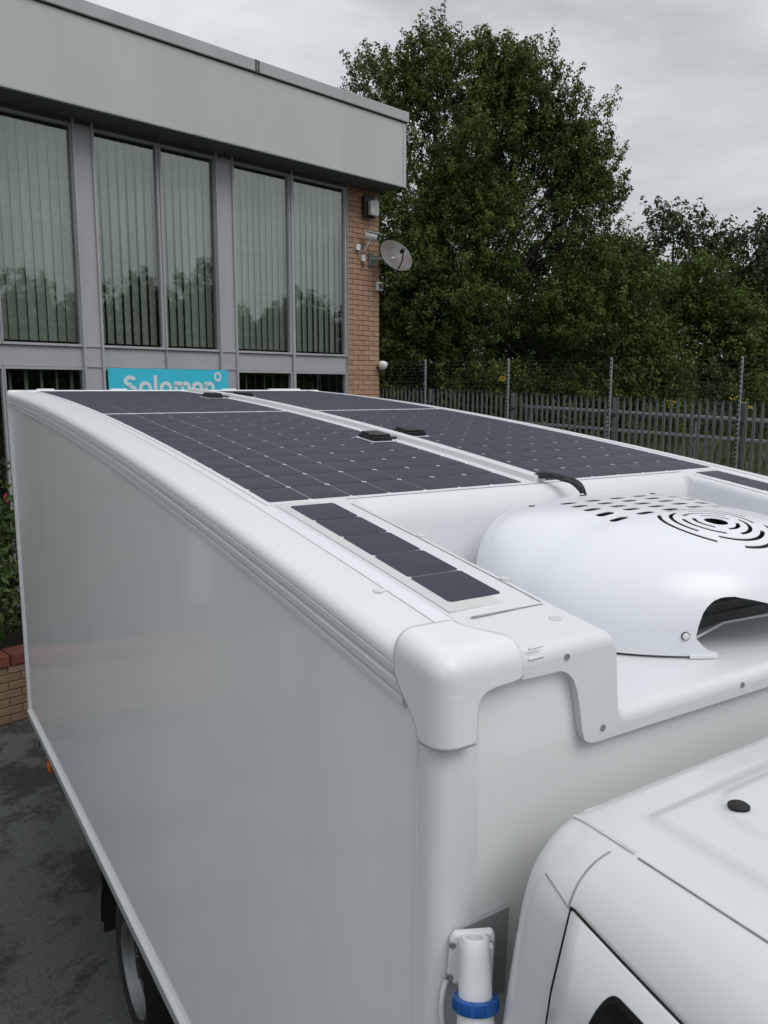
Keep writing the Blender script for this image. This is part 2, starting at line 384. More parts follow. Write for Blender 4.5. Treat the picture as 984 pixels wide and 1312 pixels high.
big = [  # (right, forward, up), radii
    ((2.5, 25.2, 8.5), (1.7, 1.7, 2.0)), ((0.5, 25.4, 8.0), (1.6, 1.7, 2.0)), ((-.4, 26, 6.6), (1.5, 1.7, 2.2)), ((4.2, 25.3, 7.9), (1.5, 1.7, 2.0)), ((5.2, 25.2, 6.7), (1.3, 1.6, 1.9)),
    ((6.0, 25.0, 6.2), (1.2, 1.4, 1.5)), ((1.3, 25.3, 8.9), (1.2, 1.3, 1.6)), ((3.7, 25.2, 8.8), (1.2, 1.3, 1.6)), ((5.9, 24.9, 4.6), (1.6, 1.8, 1.9)), ((2.6, 24.0, 5.6), (2.3, 1.8, 2.3)), ((0.2, 24.4, 3.8), (2.2, 1.7, 2.2)), ((5.6, 24.0, 2.2), (1.9, 1.7, 1.8)), ((2.6, 23.4, 2.4), (2.2, 1.6, 1.9)),
    ((0.2, 24.2, 0.6), (2.0, 1.6, 1.8)), ((3.2, 23.4, -.4), (2.2, 1.4, 1.4)), ((5.6, 24.2, -.7), (1.7, 1.4, 1.4)), ((2.8, 26.5, 3), (3.4, 1.4, 5.2)), ((2.6, 25.4, 4.5), (2.6, 1.2, 3.6)), ((1, 25.4, 2), (2.4, 1.0, 3.0))]
big += [((-1.8, 25.2, 2.6), (1.8, 1.6, 2.2)), ((-1.8, 25, -.2), (1.8, 1.4, 2.0)), ((1, 26.4, 0), (3, 1, 2.6)), ((5, 26, 0), (2.6, 1, 2.6))]
big = [(wp(*c), r) for c, r in big]
bx, by, _ = wp(2.4, 25.4, 0)
make_tree('alder_tree', (bx, by, bank_z(bx, by)), big, 'leafA', 'tall broad dark green alder behind the fence beside the building corner', None,
          9200, 44, .092, .46, trunk_r=.26, twigs=900, up=.55, shell=.45, clumps=(.5, .95, 2.3))

wood = [ # name, leaf, label, lobes, shoots, per, size, slen, twigs
    ('ash_tree', 'leafD', 'thin topped tree with bare twigs rising above the other trees of the wood',
     [((14.4, 42, 7.6), (2.0, 1.8, 1.5)), ((12.6, 42, 6.5), (1.4, 1.4, 1.0)), ((16.2, 42, 6.3), (1.4, 1.4, 1.1)), ((14.4, 42, 4.4), (2.6, 2, 2.2))], 330, 22, .2, .7, 260),
    ('oak_tree', 'leafC', 'large dark rounded tree standing right of the thin topped tree',
     [((18.4, 38, 7.0), (1.9, 1.8, 1.6)), ((17.0, 37.5, 5.0), (2.2, 1.8, 2.0)), ((19.6, 37.5, 4.4), (2.3, 1.8, 2.2)), ((17.6, 36.6, 2.0), (2.4, 1.8, 2.2)), ((20.3, 36.8, 1.6), (2.2, 1.8, 2.0)), ((16.6, 38.5, 6.2), (1.2, 1.3, 1.1))], 900, 26, .19, .75, 120),
    ('oak_tree', 'leafC', 'tall dark tree with upright bare twigs at the end of the wood',
     [((22.0, 40, 9.2), (1.6, 1.6, 1.5)), ((22.2, 39.5, 6.6), (2.3, 1.8, 2.2)), ((22.6, 38.5, 3.4), (2.4, 1.8, 2.4)), ((23.4, 38, .8), (2.2, 1.8, 2.2))], 700, 26, .19, .8, 160),
    ('sycamore_tree', 'leafB', 'lighter green bushy tree below the thin topped tree of the wood',
     [((12.6, 34, 3.7), (2.3, 1.8, 1.7)), ((14.6, 34, 2.6), (2.2, 1.8, 1.7)), ((11.6, 33.6, 1.8), (2.0, 1.7, 1.7)), ((13.8, 33, .6), (2.4, 1.7, 1.7)), ((15.8, 33.4, .4), (2.0, 1.7, 1.6))], 1100, 26, .165, .7, 60),
    ('beech_tree', 'leafD', 'brownish olive tree filling the gap behind the big alder',
     [((10.4, 41, 5.6), (1.9, 1.7, 1.4)), ((12.4, 43, 5.8), (1.9, 1.7, 1.2)), ((8.6, 40, 4.6), (2.4, 1.7, 2.0)), ((11.0, 40, 3.4), (2.6, 1.7, 1.9)), ((16.2, 41.5, 4.4), (2.2, 1.7, 1.6)), ((9, 39, 1), (2.6, 1.7, 2.4))], 900, 24, .19, .75, 80),
    ('willow_tree', 'leafB', 'pale green leafy sapling hugging the right flank of the big alder',
     [((7.2, 25.2, 3.0), (1.1, 1.2, 1.3)), ((7.7, 25.0, 1.2), (1.2, 1.2, 1.5)), ((7.0, 24.2, -.2), (1.3, 1.2, 1.3)), ((8.3, 24.6, .0), (1.0, 1.1, 1.1))], 800, 24, .115, .5, 120),
    ('holly_tree', 'leafC', 'dark low tree in the shaded middle of the wood',
     [((18.6, 34, -.2), (2.6, 1.6, 1.8)), ((16.4, 35, -.6), (2.4, 1.5, 1.6)), ((21, 34, -.4), (2.2, 1.5, 1.7)), ((13, 36, -.8), (2.6, 1.5, 1.5))], 700, 26, .17, .6, 0),
]
for nm, lf, lab, lobes, sh, per, sz, sl, tw in wood:
    L = [(wp(*c), r) for c, r in lobes]; c = max(L, key=lambda l: l[0][2])[0]
    make_tree(nm, (c[0], c[1], bank_z(c[0], c[1])), L, lf, lab, 'trees of the wood beyond the fence', sh, per, sz, sl, trunk_r=.2, twigs=tw, up=.6 if tw > 150 else .5, shell=.5, clumps=(.6, 1.1, 1.5))
# far wood that closes the view: reads as one mass
P, D, T, tips = crown_points([(wp(x, 47+random.uniform(-1, 2), z), (3, 2, 3.0)) for x in range(-14, 40, 3) for z in (-1.2, 2.2, 4.0)], 2600, 24, .9, .5)
o = bpy.data.objects.new('far_wood', leaves_mesh('far_wood', P, D, .26, .65, MT['leafC'], T)); COL.objects.link(o)
tag(o, 'dense dark wood far behind the single trees', 'wood', kind='stuff')
# bushes along the bank behind the fence
bushes = [('bramble_bush', 'leafB', 'light leafy bush behind the fence with pale upper shoots', (12.1, 26, -1.0), (1.3, 1.0, 1.5), 190),
          ('bramble_bush', 'leafD', 'olive bush on the bank at the far end of the fence view', (14.4, 27, -1.2), (1.5, 1.0, 1.4), 190),
          ('bramble_bush', 'leafB', 'small round green bush under the lighter green tree', (9.8, 27, -1.4), (1.3, 1.0, 1.2), 150),
          ('bramble_bush', 'leafS', 'dark bush at the foot of the big alder', (4.6, 23.3, -1.7), (1.5, .8, 1.3), 170),
          ('bramble_bush', 'leafS', 'shaded bush below the big alder next to the building corner', (1.2, 23.6, -1.6), (1.5, .8, 1.4), 150),
          ('bramble_bush', 'leafC', 'deep shaded bush on the bank under the dark trees', (11.4, 30, -.6), (2.3, 1.0, 1.4), 190)]
for nm, lf, lab, c, r, sh in bushes:
    c = wp(*c); t = thing(nm, (c[0], c[1], bank_z(c[0], c[1])), lab, 'bush', 'bushes on the bank behind the fence')
    P, D, T, tips = crown_points([(c, r), ((c[0]+.5, c[1]-.4, c[2]-.5), (r[0]*.8, r[1], r[2]*.8))], sh, 26, .45, .8)
    o = bpy.data.objects.new('foliage', leaves_mesh('foliage', P, D, .11, .6, MT[lf], T)); COL.objects.link(o); attach(o, t)
    mb = MB()
    for k in range(7):
        limb_mesh(mb, t.location+Vector((random.uniform(-.2, .2), random.uniform(-.2, .2), -.1)), (c[0]+random.uniform(-1, 1)*r[0]*.7, c[1]+random.uniform(-1, 1)*r[1]*.7, c[2]+random.uniform(0, .8)*r[2]), .03, .008, 4, .3)
    mb.build('stem', 'bark', t)
# rough grass on the bank
n = 26000; gx = RNG.uniform(.3, 22, n)**1.0; gy = RNG.uniform(-6, 34, n)
fx = 12.35-(gy-17.7)*.174; X = fx+gx; Z = np.array([bank_z(a, b) for a, b in zip(X, gy)])
mb_P = np.stack([X, gy, Z-.03], 1); hgt = RNG.uniform(.25, .75, n); ang = RNG.uniform(0, 2*math.pi, n); lean = RNG.normal(0, .22, (n, 2))
wv = np.stack([np.cos(ang), np.sin(ang), np.zeros(n)], 1)*.018; tip = np.stack([lean[:, 0]*hgt, lean[:, 1]*hgt, hgt], 1)
v = np.stack([mb_P-wv, mb_P+wv, mb_P+tip], 1).reshape(-1, 3)
me = bpy.data.meshes.new('bank_grass'); me.vertices.add(3*n); me.vertices.foreach_set('co', v.astype(np.float32).ravel())
me.loops.add(3*n); me.loops.foreach_set('vertex_index', np.arange(3*n, dtype=np.int32)); me.polygons.add(n)
me.polygons.foreach_set('loop_start', np.arange(n, dtype=np.int32)*3); me.polygons.foreach_set('loop_total', np.full(n, 3, np.int32))
at = me.attributes.new('tone', 'FLOAT', 'FACE'); at.data.foreach_set('value', RNG.random(n).astype(np.float32)); me.materials.append(MT['bladem']); me.update(); me.validate()
o = bpy.data.objects.new('bank_grass', me); COL.objects.link(o); tag(o, 'long rough grass growing on the bank behind the fence', 'grass', kind='stuff')
# ragwort clumps
for k, (r, f, z) in enumerate([(9.0, 20.6, 0), (10.2, 20.4, 0), (7.6, 21.2, 0), (10.8, 20.2, 0), (8.3, 19.4, 0)]):
    x, y, _ = wp(r, f, 0); z = bank_z(x, y)
    t = thing('ragwort_plant', (x, y, z), 'yellow flowered weed among the grass behind the fence', 'plant', 'yellow weeds behind the fence')
    st = MB(); hh = [2.75, 2.7, 2.6, 2.75, 1.9][k]-z+random.uniform(-.1, .1)
    for i in range(4):
        b = Vector((x+random.uniform(-.1, .1), y+random.uniform(-.1, .1), z)); e = b+Vector((random.gauss(0, .12), random.gauss(0, .12), hh*random.uniform(.8, 1)))
        st.tube([b, b.lerp(e, .5)+Vector((.03, 0, 0)), e], [.009, .007, .004], 4)
        fl = MB()
        for q in range(12):
            d = Vector((random.gauss(0, .06), random.gauss(0, .06), random.gauss(0, .03))); fl.lathe(e+d, (random.gauss(0, .2), random.gauss(0, .2), 1), [(.001, .012), (.020, .008), (.024, 0), (.001, -.006)], 6)
        o = fl.build('flower_head', 'flowery', t); o['kind'] = 'stuff'
    st.build('stem', 'leafS', t)

# trees on the far side of the yard (seen as reflections in the office windows)
rt = thing('poplar_tree', (-8, -24, 0), 'dark yard-side tree seen mirrored in the upper office windows', 'tree', 'trees mirrored in the office windows')
lob = [((0, 0, 5.2), (2.4, 2.2, 2.6)), ((1.5, .3, 3.6), (2.2, 2, 2.2)), ((-1.6, -.2, 3.8), (2.2, 2, 2.4)), ((.3, 0, 7.2), (1.3, 1.3, 1.6)), ((0, 0, 2), (2.6, 2, 1.8))]
P, D, T, tips = crown_points(lob, 700, 24, .8, .6)
cr = bpy.data.objects.new('crown', leaves_mesh('crown', P, D, .26, .65, MT['leafC'], T)); COL.objects.link(cr); cr.parent = rt
mb = MB(); limb_mesh(mb, (0, 0, -.2), (0, 0, 6), .22, .06, 8, .05)
tk = mb.build('trunk', 'bark'); tk.parent = rt
def mirror_tree(x, y, sc, lab=None, grp=None):
    r2 = rt.copy(); COL.objects.link(r2); r2.location = (x, y, 0); r2.scale = (sc, sc, sc*random.uniform(.85, 1.1)); r2.rotation_euler = (0, 0, random.uniform(0, 6.28))
    if lab: tag(r2, lab, None, grp)
    for ch in (cr, tk):
        c = ch.copy(); COL.objects.link(c); c.parent = r2
for k in range(1, 20): mirror_tree(-8+k*2.9+random.uniform(-.8, .8), -22+random.uniform(-2, 2)+.05*k, random.uniform(.72, 1.0)+.008*k)
for k in range(9): mirror_tree(30+random.uniform(-3, 4), -19+k*3.0, random.uniform(.7, .9))

# ================================================================== OFFICE BUILDING
BA = math.radians(77); BD = Vector((math.sin(BA), math.cos(BA), 0)); BN = Vector((BD.y, -BD.x, 0)); BC = Vector((6.816, 11.047, 0))
def fp(s, o, z): return BC+BD*s+BN*o+Vector((0, 0, z))        # s along the facade from the corner, o out of it
def fbox(mb, s0, s1, o0, o1, z0, z1):
    return mb.add([fp(s, o, z) for z in (z0, z1) for o in (o0, o1) for s in (s0, s1)],
                  [(0, 2, 3, 1), (4, 5, 7, 6), (0, 1, 5, 4), (2, 6, 7, 3), (0, 4, 6, 2), (1, 3, 7, 5)])
S0 = -15.0
bld = thing('office_building', fp(-6, 0, 0), 'two storey office with pale grey fascia, tall blinds-filled windows and brick corner', 'building')
MB_ = MB
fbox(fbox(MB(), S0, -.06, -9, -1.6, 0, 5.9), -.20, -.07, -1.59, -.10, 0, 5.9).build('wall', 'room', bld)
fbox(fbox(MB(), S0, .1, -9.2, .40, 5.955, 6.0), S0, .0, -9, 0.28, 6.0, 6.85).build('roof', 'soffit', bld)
mbf = MB(); fbox(mbf, S0, .135, .40, .44, 5.94, 6.84)
fas = mbf.build('fascia', 'fascia', bld, bevel=.006)
fbox(MB(), .095, .135, -9, .399, 5.94, 6.84).build('fascia', 'fascia', bld, bevel=.006)
mbf = MB(); fbox(mbf, S0, .16, .30, .475, 6.845, 6.99); fbox(mbf, .0, .16, -9, .299, 6.845, 6.99); mbf.build('coping', 'coping', bld, bevel=.01)
fbox(MB(), S0, .13, .441, .452, 6.832, 6.844).build('drip_gap', 'gap', fas)
fbox(MB(), S0, .137, .385, .449, 5.925, 5.9395).build('lower_trim', 'coping', fas)
fbox(MB(), .06, .075, .441, .4445, 5.945, 6.83).build('panel_joint', 'coping', fas)
mb = MB(); fbox(mb, -2.63, -2.60, .476, .482, 6.85, 6.985); fbox(mb, -2.585, -2.565, .476, .482, 6.85, 6.985); mb.build('trim_joint', 'soffit', fas)
for s in (-7.3, -10.4, -13.4): fbox(MB(), s, s+.008, .441, .443, 5.945, 6.83).build('panel_joint', 'coping', fas)
# soffit shadow board and window head
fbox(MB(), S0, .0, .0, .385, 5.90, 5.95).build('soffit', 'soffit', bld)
# bays: (left, right) of glass, measured; further bays repeat to the left
wins = [(-1.70, -.745), (-2.705, -1.79), (-3.735, -2.985), (-4.59, -3.80), (-5.72, -4.85)]
cols = [(-2.98, -2.715), (-4.84, -4.60)]
s = -5.76
while s > S0+2.2:
    wins += [(s-.86, s)]; cols += [(s-.86-.27, s-.87)]; s -= 1.14; wins += [(s-.80, s)]; s -= .86
ZB0, ZB1 = H+.245, H+.475                                        # transom band
def window(s0, s1, z0, z1, slat_ang, nslat):
    f = MB(); b = .028
    fbox(f, s0-b, s0, -.03, .035, z0-b, z1+b); fbox(f, s1, s1+b, -.03, .035, z0-b, z1+b)
    fbox(f, s0, s1, -.03, .034, z0-b, z0); fbox(f, s0, s1, -.03, .034, z1, z1+b)
    wo = f.build('window', 'mull', bld)
    fbox(MB(), s0, s1, -.006, .0, z0, z1).build('pane', 'glass', wo)
    p = (s1-s0)/nslat; me = None
    for i in range(nslat+1):
        c = s0+p*(i+.5)
        if me is None:
            m_ = MB(); m_.grid([[(x, .008*(1-(x/.058)**2), z) for x in (-.058, -.03, 0, .03, .058)] for z in (z0+.03, z1-.01)])
            me = m_.mesh('slat', MT['slatm'], 60)
        a = math.radians(slat_ang+random.uniform(-6, 6)); q = fp(c, -.09, 0)
        inst('slat', me, wo, Matrix.Translation(q)@Matrix.Rotation(math.pi/2-BA+a, 4, 'Z'))
    return wo
for i, (a, b) in enumerate(wins):
    window(a, b, ZB1+.03, H+2.88, random.choice([14, 18, 22]), round((b-a)/.106))
    window(a, b, .25, ZB0-.03, 52, round((b-a)/.16))
band = MB()
for a, b in wins:
    fbox(MB(), a-.028, b+.028, -.02, .022, ZB0, ZB1).build('spandrel_panel', 'mull', bld, bevel=.004)
    fbox(MB(), a-.03, b+.03, .02, .05, ZB1+.002, ZB1+.022).build('window_sill', 'mull', bld)
for a, b in cols:
    fbox(MB(), a+.012, b-.012, -.02, .045, .2, 5.9).build('column', 'mull', bld, bevel=.004)
    for e in (a-.004, b-.022): fbox(MB(), e, e+.026, .0, .075, .2, 5.9).build('column_fin', 'mull', bld)
    fbox(MB(), a+.024, b-.024, .045, .058, ZB0, ZB0+.03).build('column_band', 'mull', bld)
    fbox(MB(), a+.024, b-.024, .045, .058, ZB1, ZB1+.03).build('column_band', 'mull', bld)
for a, b in ((-1.79, -1.70), (-3.80, -3.735), (-.745, -.70)):
    fbox(MB(), a+.029, b-.029 if b < -.72 else b-.012, -.02, .06, .2, 5.9).build('mullion', 'mull', bld)
fbox(MB(), S0, -.70, -.05, .03, 0, .2).build('plinth', 'mortar', bld)
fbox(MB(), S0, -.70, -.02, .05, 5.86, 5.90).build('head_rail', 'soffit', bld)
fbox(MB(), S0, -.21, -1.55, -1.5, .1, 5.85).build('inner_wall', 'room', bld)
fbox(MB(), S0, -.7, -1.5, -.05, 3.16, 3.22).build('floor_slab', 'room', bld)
# brick corner pier
pier = fbox(MB(), -.695, -.008, -.095, -.008, 0, 5.9).build('brick_pier', 'mortar', bld)
def brick_mesh(L, Dp, Hh, m):
    mb = MB().box(-L/2, L/2, -Dp/2, Dp/2, -Hh/2, Hh/2); me = mb.mesh('brick', MT[m])
    bm = bmesh.new(); bm.from_mesh(me); bmesh.ops.bevel(bm, geom=bm.edges[:], offset=.004, segments=1, affect='EDGES'); bm.to_mesh(me); bm.free(); return me
ROTF = Matrix.Rotation(math.pi/2-BA, 4, 'Z')
bms = {L: brick_mesh(L, .05, .065, 'brick') for L in (.215, .1025, .13, .24)}
for c in range(79):
    z = .04+c*.075; e = -.004
    lens = [.215, .215, .215] if c % 2 else [.1025, .215, .215, .13]
    if c < 36: continue
    for L in lens:
        if e-L < -.72: L = .1025
        inst('brick', bms[L], pier, Matrix.Translation(fp(e-L/2+random.uniform(-.001, .001), -.024+random.uniform(-.0015, .0015), z))@ROTF); e -= L+.010
# ------ things on the brick pier
zA = Vector((0, 0, 1))
t = thing('floodlight', fp(-.27, .02, H+2.60), 'black framed floodlight with pale lens high on the brick pier', 'floodlight')
mb = MB(); mb.prism([(-.10, -.16), (.10, -.16), (.12, -.13), (.12, .13), (.10, .16), (-.10, .16), (-.12, .13), (-.12, -.13)], lambda a, b, d: fp(-.27+a, d, H+2.70+b), .03, .09); mb.build('housing', 'blackp', t, bevel=.012)
mb = MB(); mb.prism([(-.07, -.12), (.10, -.13), (.105, .10), (.05, .115), (-.07, .08)], lambda a, b, d: fp(-.262+a, d+.06*(.1-b)*.6, H+2.69+b), .088, .16); mb.build('lens', 'lampglass', t, bevel=.014)
fbox(MB(), -.30, -.24, .0, .04, H+2.66, H+2.74).build('bracket', 'blackp', t)
t = thing('security_camera', fp(-.36, .02, H+2.0), 'white bullet security camera on a bracket above the satellite dish', 'camera')
ax = (BN*.85+BD*.45-zA*.25).normalized(); c0 = fp(-.37, .12, H+2.27)
MB().lathe(c0, ax, [(.001, -.02), (.05, -.018), (.055, 0), (.055, .17), (.05, .175)], 18).build('housing', 'wplas', t, smooth=40)
MB().lathe(c0+ax*.15, ax, [(.049, 0), (.049, .03), (.001, .031)], 18).build('lens', 'blackp', t, smooth=40)
mb = MB(); side = ax.cross(zA).normalized(); mb.obox(c0+ax*.1+zA*.06, ax, side, ax.cross(side), .115, .06, .005); mb.build('sunshield', 'wplas', t)
MB().tube([fp(-.38, .0, H+2.05), fp(-.38, .09, H+2.06), c0+ax*.05-zA*.05], .014, 8).build('arm', 'wplas', t, smooth=50)
fbox(MB(), -.52, -.44, 0, .05, H+2.05, H+2.14).build('junction_box', 'wplas', t, bevel=.006)
fbox(MB(), -.40, -.33, 0, .045, H+1.90, H+2.0).build('junction_box', 'wplas', t, bevel=.006)
MB().tube([fp(-.37, .02, H+1.90), fp(-.38, .04, H+1.84), fp(-.40, .03, H+1.80)], .008, 6).build('cable', 'blackp', t)
t = thing('satellite_dish', fp(-.1, .02, H+1.95), 'grey weathered satellite dish fixed to the brick pier corner', 'satellite dish')
dn = (BN*.80-BD*.18+zA*.46).normalized(); dc = fp(.06, .30, H+2.00)
MB().lathe(dc, dn, [(.001, -.055), (.1, -.045), (.2, -.018), (.27, .012), (.278, .014), (.272, .004), (.2, -.026), (.1, -.053), (.001, -.063)], 36).build('reflector', 'dish', t, smooth=50)
MB().tube([fp(-.18, .0, H+1.95), fp(-.14, .16, H+1.95), dc-dn*.06], .022, 8).build('mounting_arm', 'steel', t, smooth=50)
fbox(MB(), -.24, -.12, 0, .02, H+1.85, H+2.05).build('wall_plate', 'steel', t)
MB().tube([dc-zA*.27, dc-zA*.20+dn*.2, dc-zA*.05+dn*.24], .011, 6).build('feed_arm', 'blackp', t, smooth=50)
MB().lathe(dc-zA*.05+dn*.25, -dn, [(.001, 0), (.03, .0), (.03, .06), (.015, .1)], 12).build('feed_horn', 'blackp', t, smooth=50)
t = thing('motion_sensor', fp(-.04, .02, H+1.5), 'small white motion sensor below the satellite dish at the pier edge', 'sensor')
fbox(MB(), -.085, .035, .0, .05, H+1.50, H+1.63).build('backplate', 'wplas', t, bevel=.01)
MB().lathe(fp(-.02, .05, H+1.565), BN, [(.045, 0), (.044, .02), (.034, .045), (.001, .055)], 18).build('eye', 'dish', t, smooth=50)
MB().tube([fp(-.01, .03, H+1.50), fp(.005, .05, H+1.45), fp(.03, .05, H+1.43)], .011, 6).build('arm', 'blackp', t)
t = thing('bulkhead_lamp', fp(-.03, .02, H+.3), 'round white bulkhead lamp low on the brick pier edge', 'lamp')
MB().lathe(fp(.0, .08, H+.37), (zA*.9+BN*.2), [(.001, -.085), (.045, -.07), (.07, -.03), (.075, .01), (.068, .035), (.04, .055), (.001, .06)], 20).build('globe', 'wplas', t, smooth=60)
MB().tube([fp(-.05, 0, H+.33), fp(-.04, .07, H+.27), fp(.0, .08, H+.285)], .016, 6).build('arm', 'blackp', t)

# ------ sign with lettering
sg = thing('company_sign', fp(-3.73, .07, 2.35), 'turquoise sign board lettered Solomon in white between the office windows', 'sign')
fbox(MB(), -4.575, -2.905, .075, .10, 2.42, H+.240).build('board', 'signb', sg)
def ribbon(pts, wd):
    """flat stroke in sign plane: pts (s, z)"""
    n = len(pts); L, R_ = [], []
    for i, p in enumerate(pts):
        a = pts[max(i-1, 0)]; b = pts[min(i+1, n-1)]; tx, tz = b[0]-a[0], b[1]-a[1]; l = math.hypot(tx, tz) or 1
        L.append((p[0]-tz/l*wd/2, p[1]+tx/l*wd/2)); R_.append((p[0]+tz/l*wd/2, p[1]-tx/l*wd/2))
    rows = [[fp(s_, .1005, z_) for s_, z_ in L], [fp(s_, .1045, z_) for s_, z_ in L], [fp(s_, .1045, z_) for s_, z_ in R_], [fp(s_, .1005, z_) for s_, z_ in R_], [fp(s_, .1005, z_) for s_, z_ in L]]
    return MB().grid(rows)
def arc(cx, cz, rx, rz, a0, a1, n=24): return [(cx+rx*math.cos(math.radians(a0+(a1-a0)*i/n)), cz+rz*math.sin(math.radians(a0+(a1-a0)*i/n))) for i in range(n+1)]
zt = H+.150; zb = zt-.235; xh = .174; wd = .046       # cap top, baseline, x-height
def letter(pts): ribbon(pts, wd).build('letter', 'signw', sg)
def oo(a, b): letter(arc((a+b)/2, zb+xh/2, (b-a)/2-wd/2, xh/2-wd/2, 0, 360, 36))
def stem(x, z): letter([(x, zb), (x, z)])
def hump(a, b): letter(arc((a+b)/2, zb+xh-wd/2-(b-a)/2, (b-a)/2, (b-a)/2, 180, 0, 16)+[(b, zb)])
cs_ = -4.305
letter(arc(cs_, zt-.060, .062, .042, 20, 270, 20)+arc(cs_, zb+.060, .066, .047, 90, -160, 20))
oo(-4.195, -4.020); stem(-3.970, zt+.01); oo(-3.915, -3.742)
stem(-3.690, zb+xh); hump(-3.690, -3.595); hump(-3.595, -3.500)
oo(-3.462, -3.295); stem(-3.250, zb+xh); hump(-3.250, -3.145)
ribbon(arc(-3.068, zt+.002, .042, .048, 0, 360, 30), .028).build('letter', 'signw', sg)

# ================================================================== PLANTER by the windows
pl = thing('brick_planter', fp(-7.5, 2.3, 0), 'low buff brick planter with dark red coping beside the office windows', 'planter')
PO = 2.02                                                        # front face, out of the facade
pw = fbox(fbox(MB(), -11, -4.6, PO-.22, PO-.012, 0, .525), -4.8, -4.61, .05, PO-.21, 0, .525).build('planter_wall', 'mortar', pl)
fbox(MB(), -11, -4.8, .06, PO-.22, .0, .47).build('soil', 'soil', pl)
ym = brick_mesh(.215, .06, .065, 'ybrick'); rm = brick_mesh(.1025, .235, .065, 'rbrick'); ym2 = brick_mesh(.1025, .06, .065, 'ybrick')
for c in range(7):
    z = .04+c*.075; s = -4.595-(.1125 if c % 2 else 0)
    if c % 2: inst('brick', ym2, pw, Matrix.Translation(fp(-4.595-.051, PO-.03, z))@ROTF)
    while s > -8.6:
        inst('brick', ym, pw, Matrix.Translation(fp(s-.1075, PO-.03+random.uniform(-.002, .002), z))@ROTF); s -= .225
rl = brick_mesh(.215, .235, .10, 'rbrick'); s = -4.57
while s > -8.6:
    inst('brick', rl, pw, Matrix.Translation(fp(s-.1075, PO-.10, .580+random.uniform(-.002, .002)))@ROTF); s -= .225
def shrub(s, o, zc, r, lab, flowers, lf='leafS', sz=.085):
    b = fp(s, o, .47); t = thing('flowering_shrub' if flowers else 'leafy_shrub', b, lab, 'shrub', 'shrubs in the brick planter')
    c = fp(s, o, zc)
    P, D, T, tips = crown_points([((c.x, c.y, c.z), r), ((c.x, c.y, c.z-r[2]*.6), (r[0]*.9, r[1]*.9, r[2]*.6))], 130, 18, .36, .6, .45)
    o_ = bpy.data.objects.new('foliage', leaves_mesh('foliage', P, D, sz, .5, MT[lf], T)); COL.objects.link(o_); attach(o_, t)
    mb = MB()
    for k in range(9): limb_mesh(mb, b+Vector((random.uniform(-.1, .1), random.uniform(-.1, .1), -.05)), c+Vector((random.gauss(0, .4)*r[0], random.gauss(0, .4)*r[1], random.uniform(-.2, .8)*r[2])), .014, .004, 5, .3)
    mb.build('stem', 'bark', t)
    if flowers:
        p0, dr, ln = [np.concatenate(q) for q in zip(*tips)]
        for i in RNG.choice(len(p0), flowers, False):
            q = Vector(p0[i])+Vector(dr[i])*ln[i]*1.05
            MB().lathe(q, (random.gauss(0, .2), random.gauss(0, .2), -1), [(.001, -.03), (.016, -.012), (.022, .03), (.05, .06), (.042, .068), (.001, .04)], 7).build('flower', 'flowerr', t, smooth=60)
shrub(-5.05, 1.55, 1.55, (.55, .42, .75), 'red flowered shrub at the planter end behind the truck', 70)
shrub(-5.7, 1.35, 1.6, (.62, .5, .85), 'taller leafy shrub with a few red flowers next to the planter end', 14)
shrub(-6.6, 1.4, 1.2, (.6, .5, .6), 'rounded green shrub in the middle of the planter', 0)
shrub(-7.7, 1.3, 1.4, (.6, .5, .7), 'dense dark shrub towards the far half of the planter', 0, 'leafC')

# ================================================================== PALISADE FENCE
FB = Vector((12.41, 17.657, 0)); FD = Vector((13.839-12.41, 9.453-17.657, 0)).normalized(); FNm = Vector((FD.y, -FD.x, 0))
if FNm.dot(Vector((-1, 0, 0))) < 0: FNm = -FNm
def ftop(u): return H+.04-.0312*u                                # palisade top at distance u along the fence
def fq(u, o, z): return FB+FD*u+FNm*o+Vector((0, 0, z))
fe = thing('palisade_fence', fq(4, 0, ftop(4)-2.4), 'grey steel palisade fence with splayed pale tops along the bank', 'fence')
# one W-section pale with a three pointed splayed head, origin at its top
Lp = 2.36; wpl = .034
secx = [-wpl, -wpl*.55, -wpl*.3, wpl*.3, wpl*.55, wpl]; secy = [0, .012, .002, .002, .012, 0]
pm = MB(); rows = [[(x, y, z) for x, y in zip(secx, secy)] for z in (-Lp, -.13)]; pm.grid(rows)
for a, b, lx, ly in ((0, 2, -.020, .05), (1, 4, 0, -.012), (3, 5, .020, .05)):
    xs = [secx[a], secx[b]]; cxm = (xs[0]+xs[1])/2
    pm.add([(xs[0], .003, -.13), (xs[1], .003, -.13), (cxm+lx*.6+(xs[1]-xs[0])*.38, ly*.5, -.055), (cxm+lx*.6-(xs[1]-xs[0])*.38, ly*.5, -.055), (cxm+lx*1.15, ly, 0)], [(0, 1, 2, 3), (3, 2, 4)])
pme = pm.mesh('pale', MT['galv'], None)
ROTP = Matrix(((FD.x, FNm.x, 0, 0), (FD.y, FNm.y, 0, 0), (0, 0, 1, 0), (0, 0, 0, 1)))
BAY = 2.777
i = 0; u = -11.0
while u < 14.5:
    if abs(((u+BAY*8) % BAY)-.0) > .06 and abs(((u+BAY*8) % BAY)-BAY) > .06:
        inst('pale', pme, fe, Matrix.Translation(fq(u, .035, ftop(u)+random.uniform(-.012, .012)))@ROTP@Matrix.Rotation(random.uniform(-.012, .012), 4, 'Y')@Matrix.Rotation(random.uniform(-.06, .06), 4, 'Z'))
    u += .1517
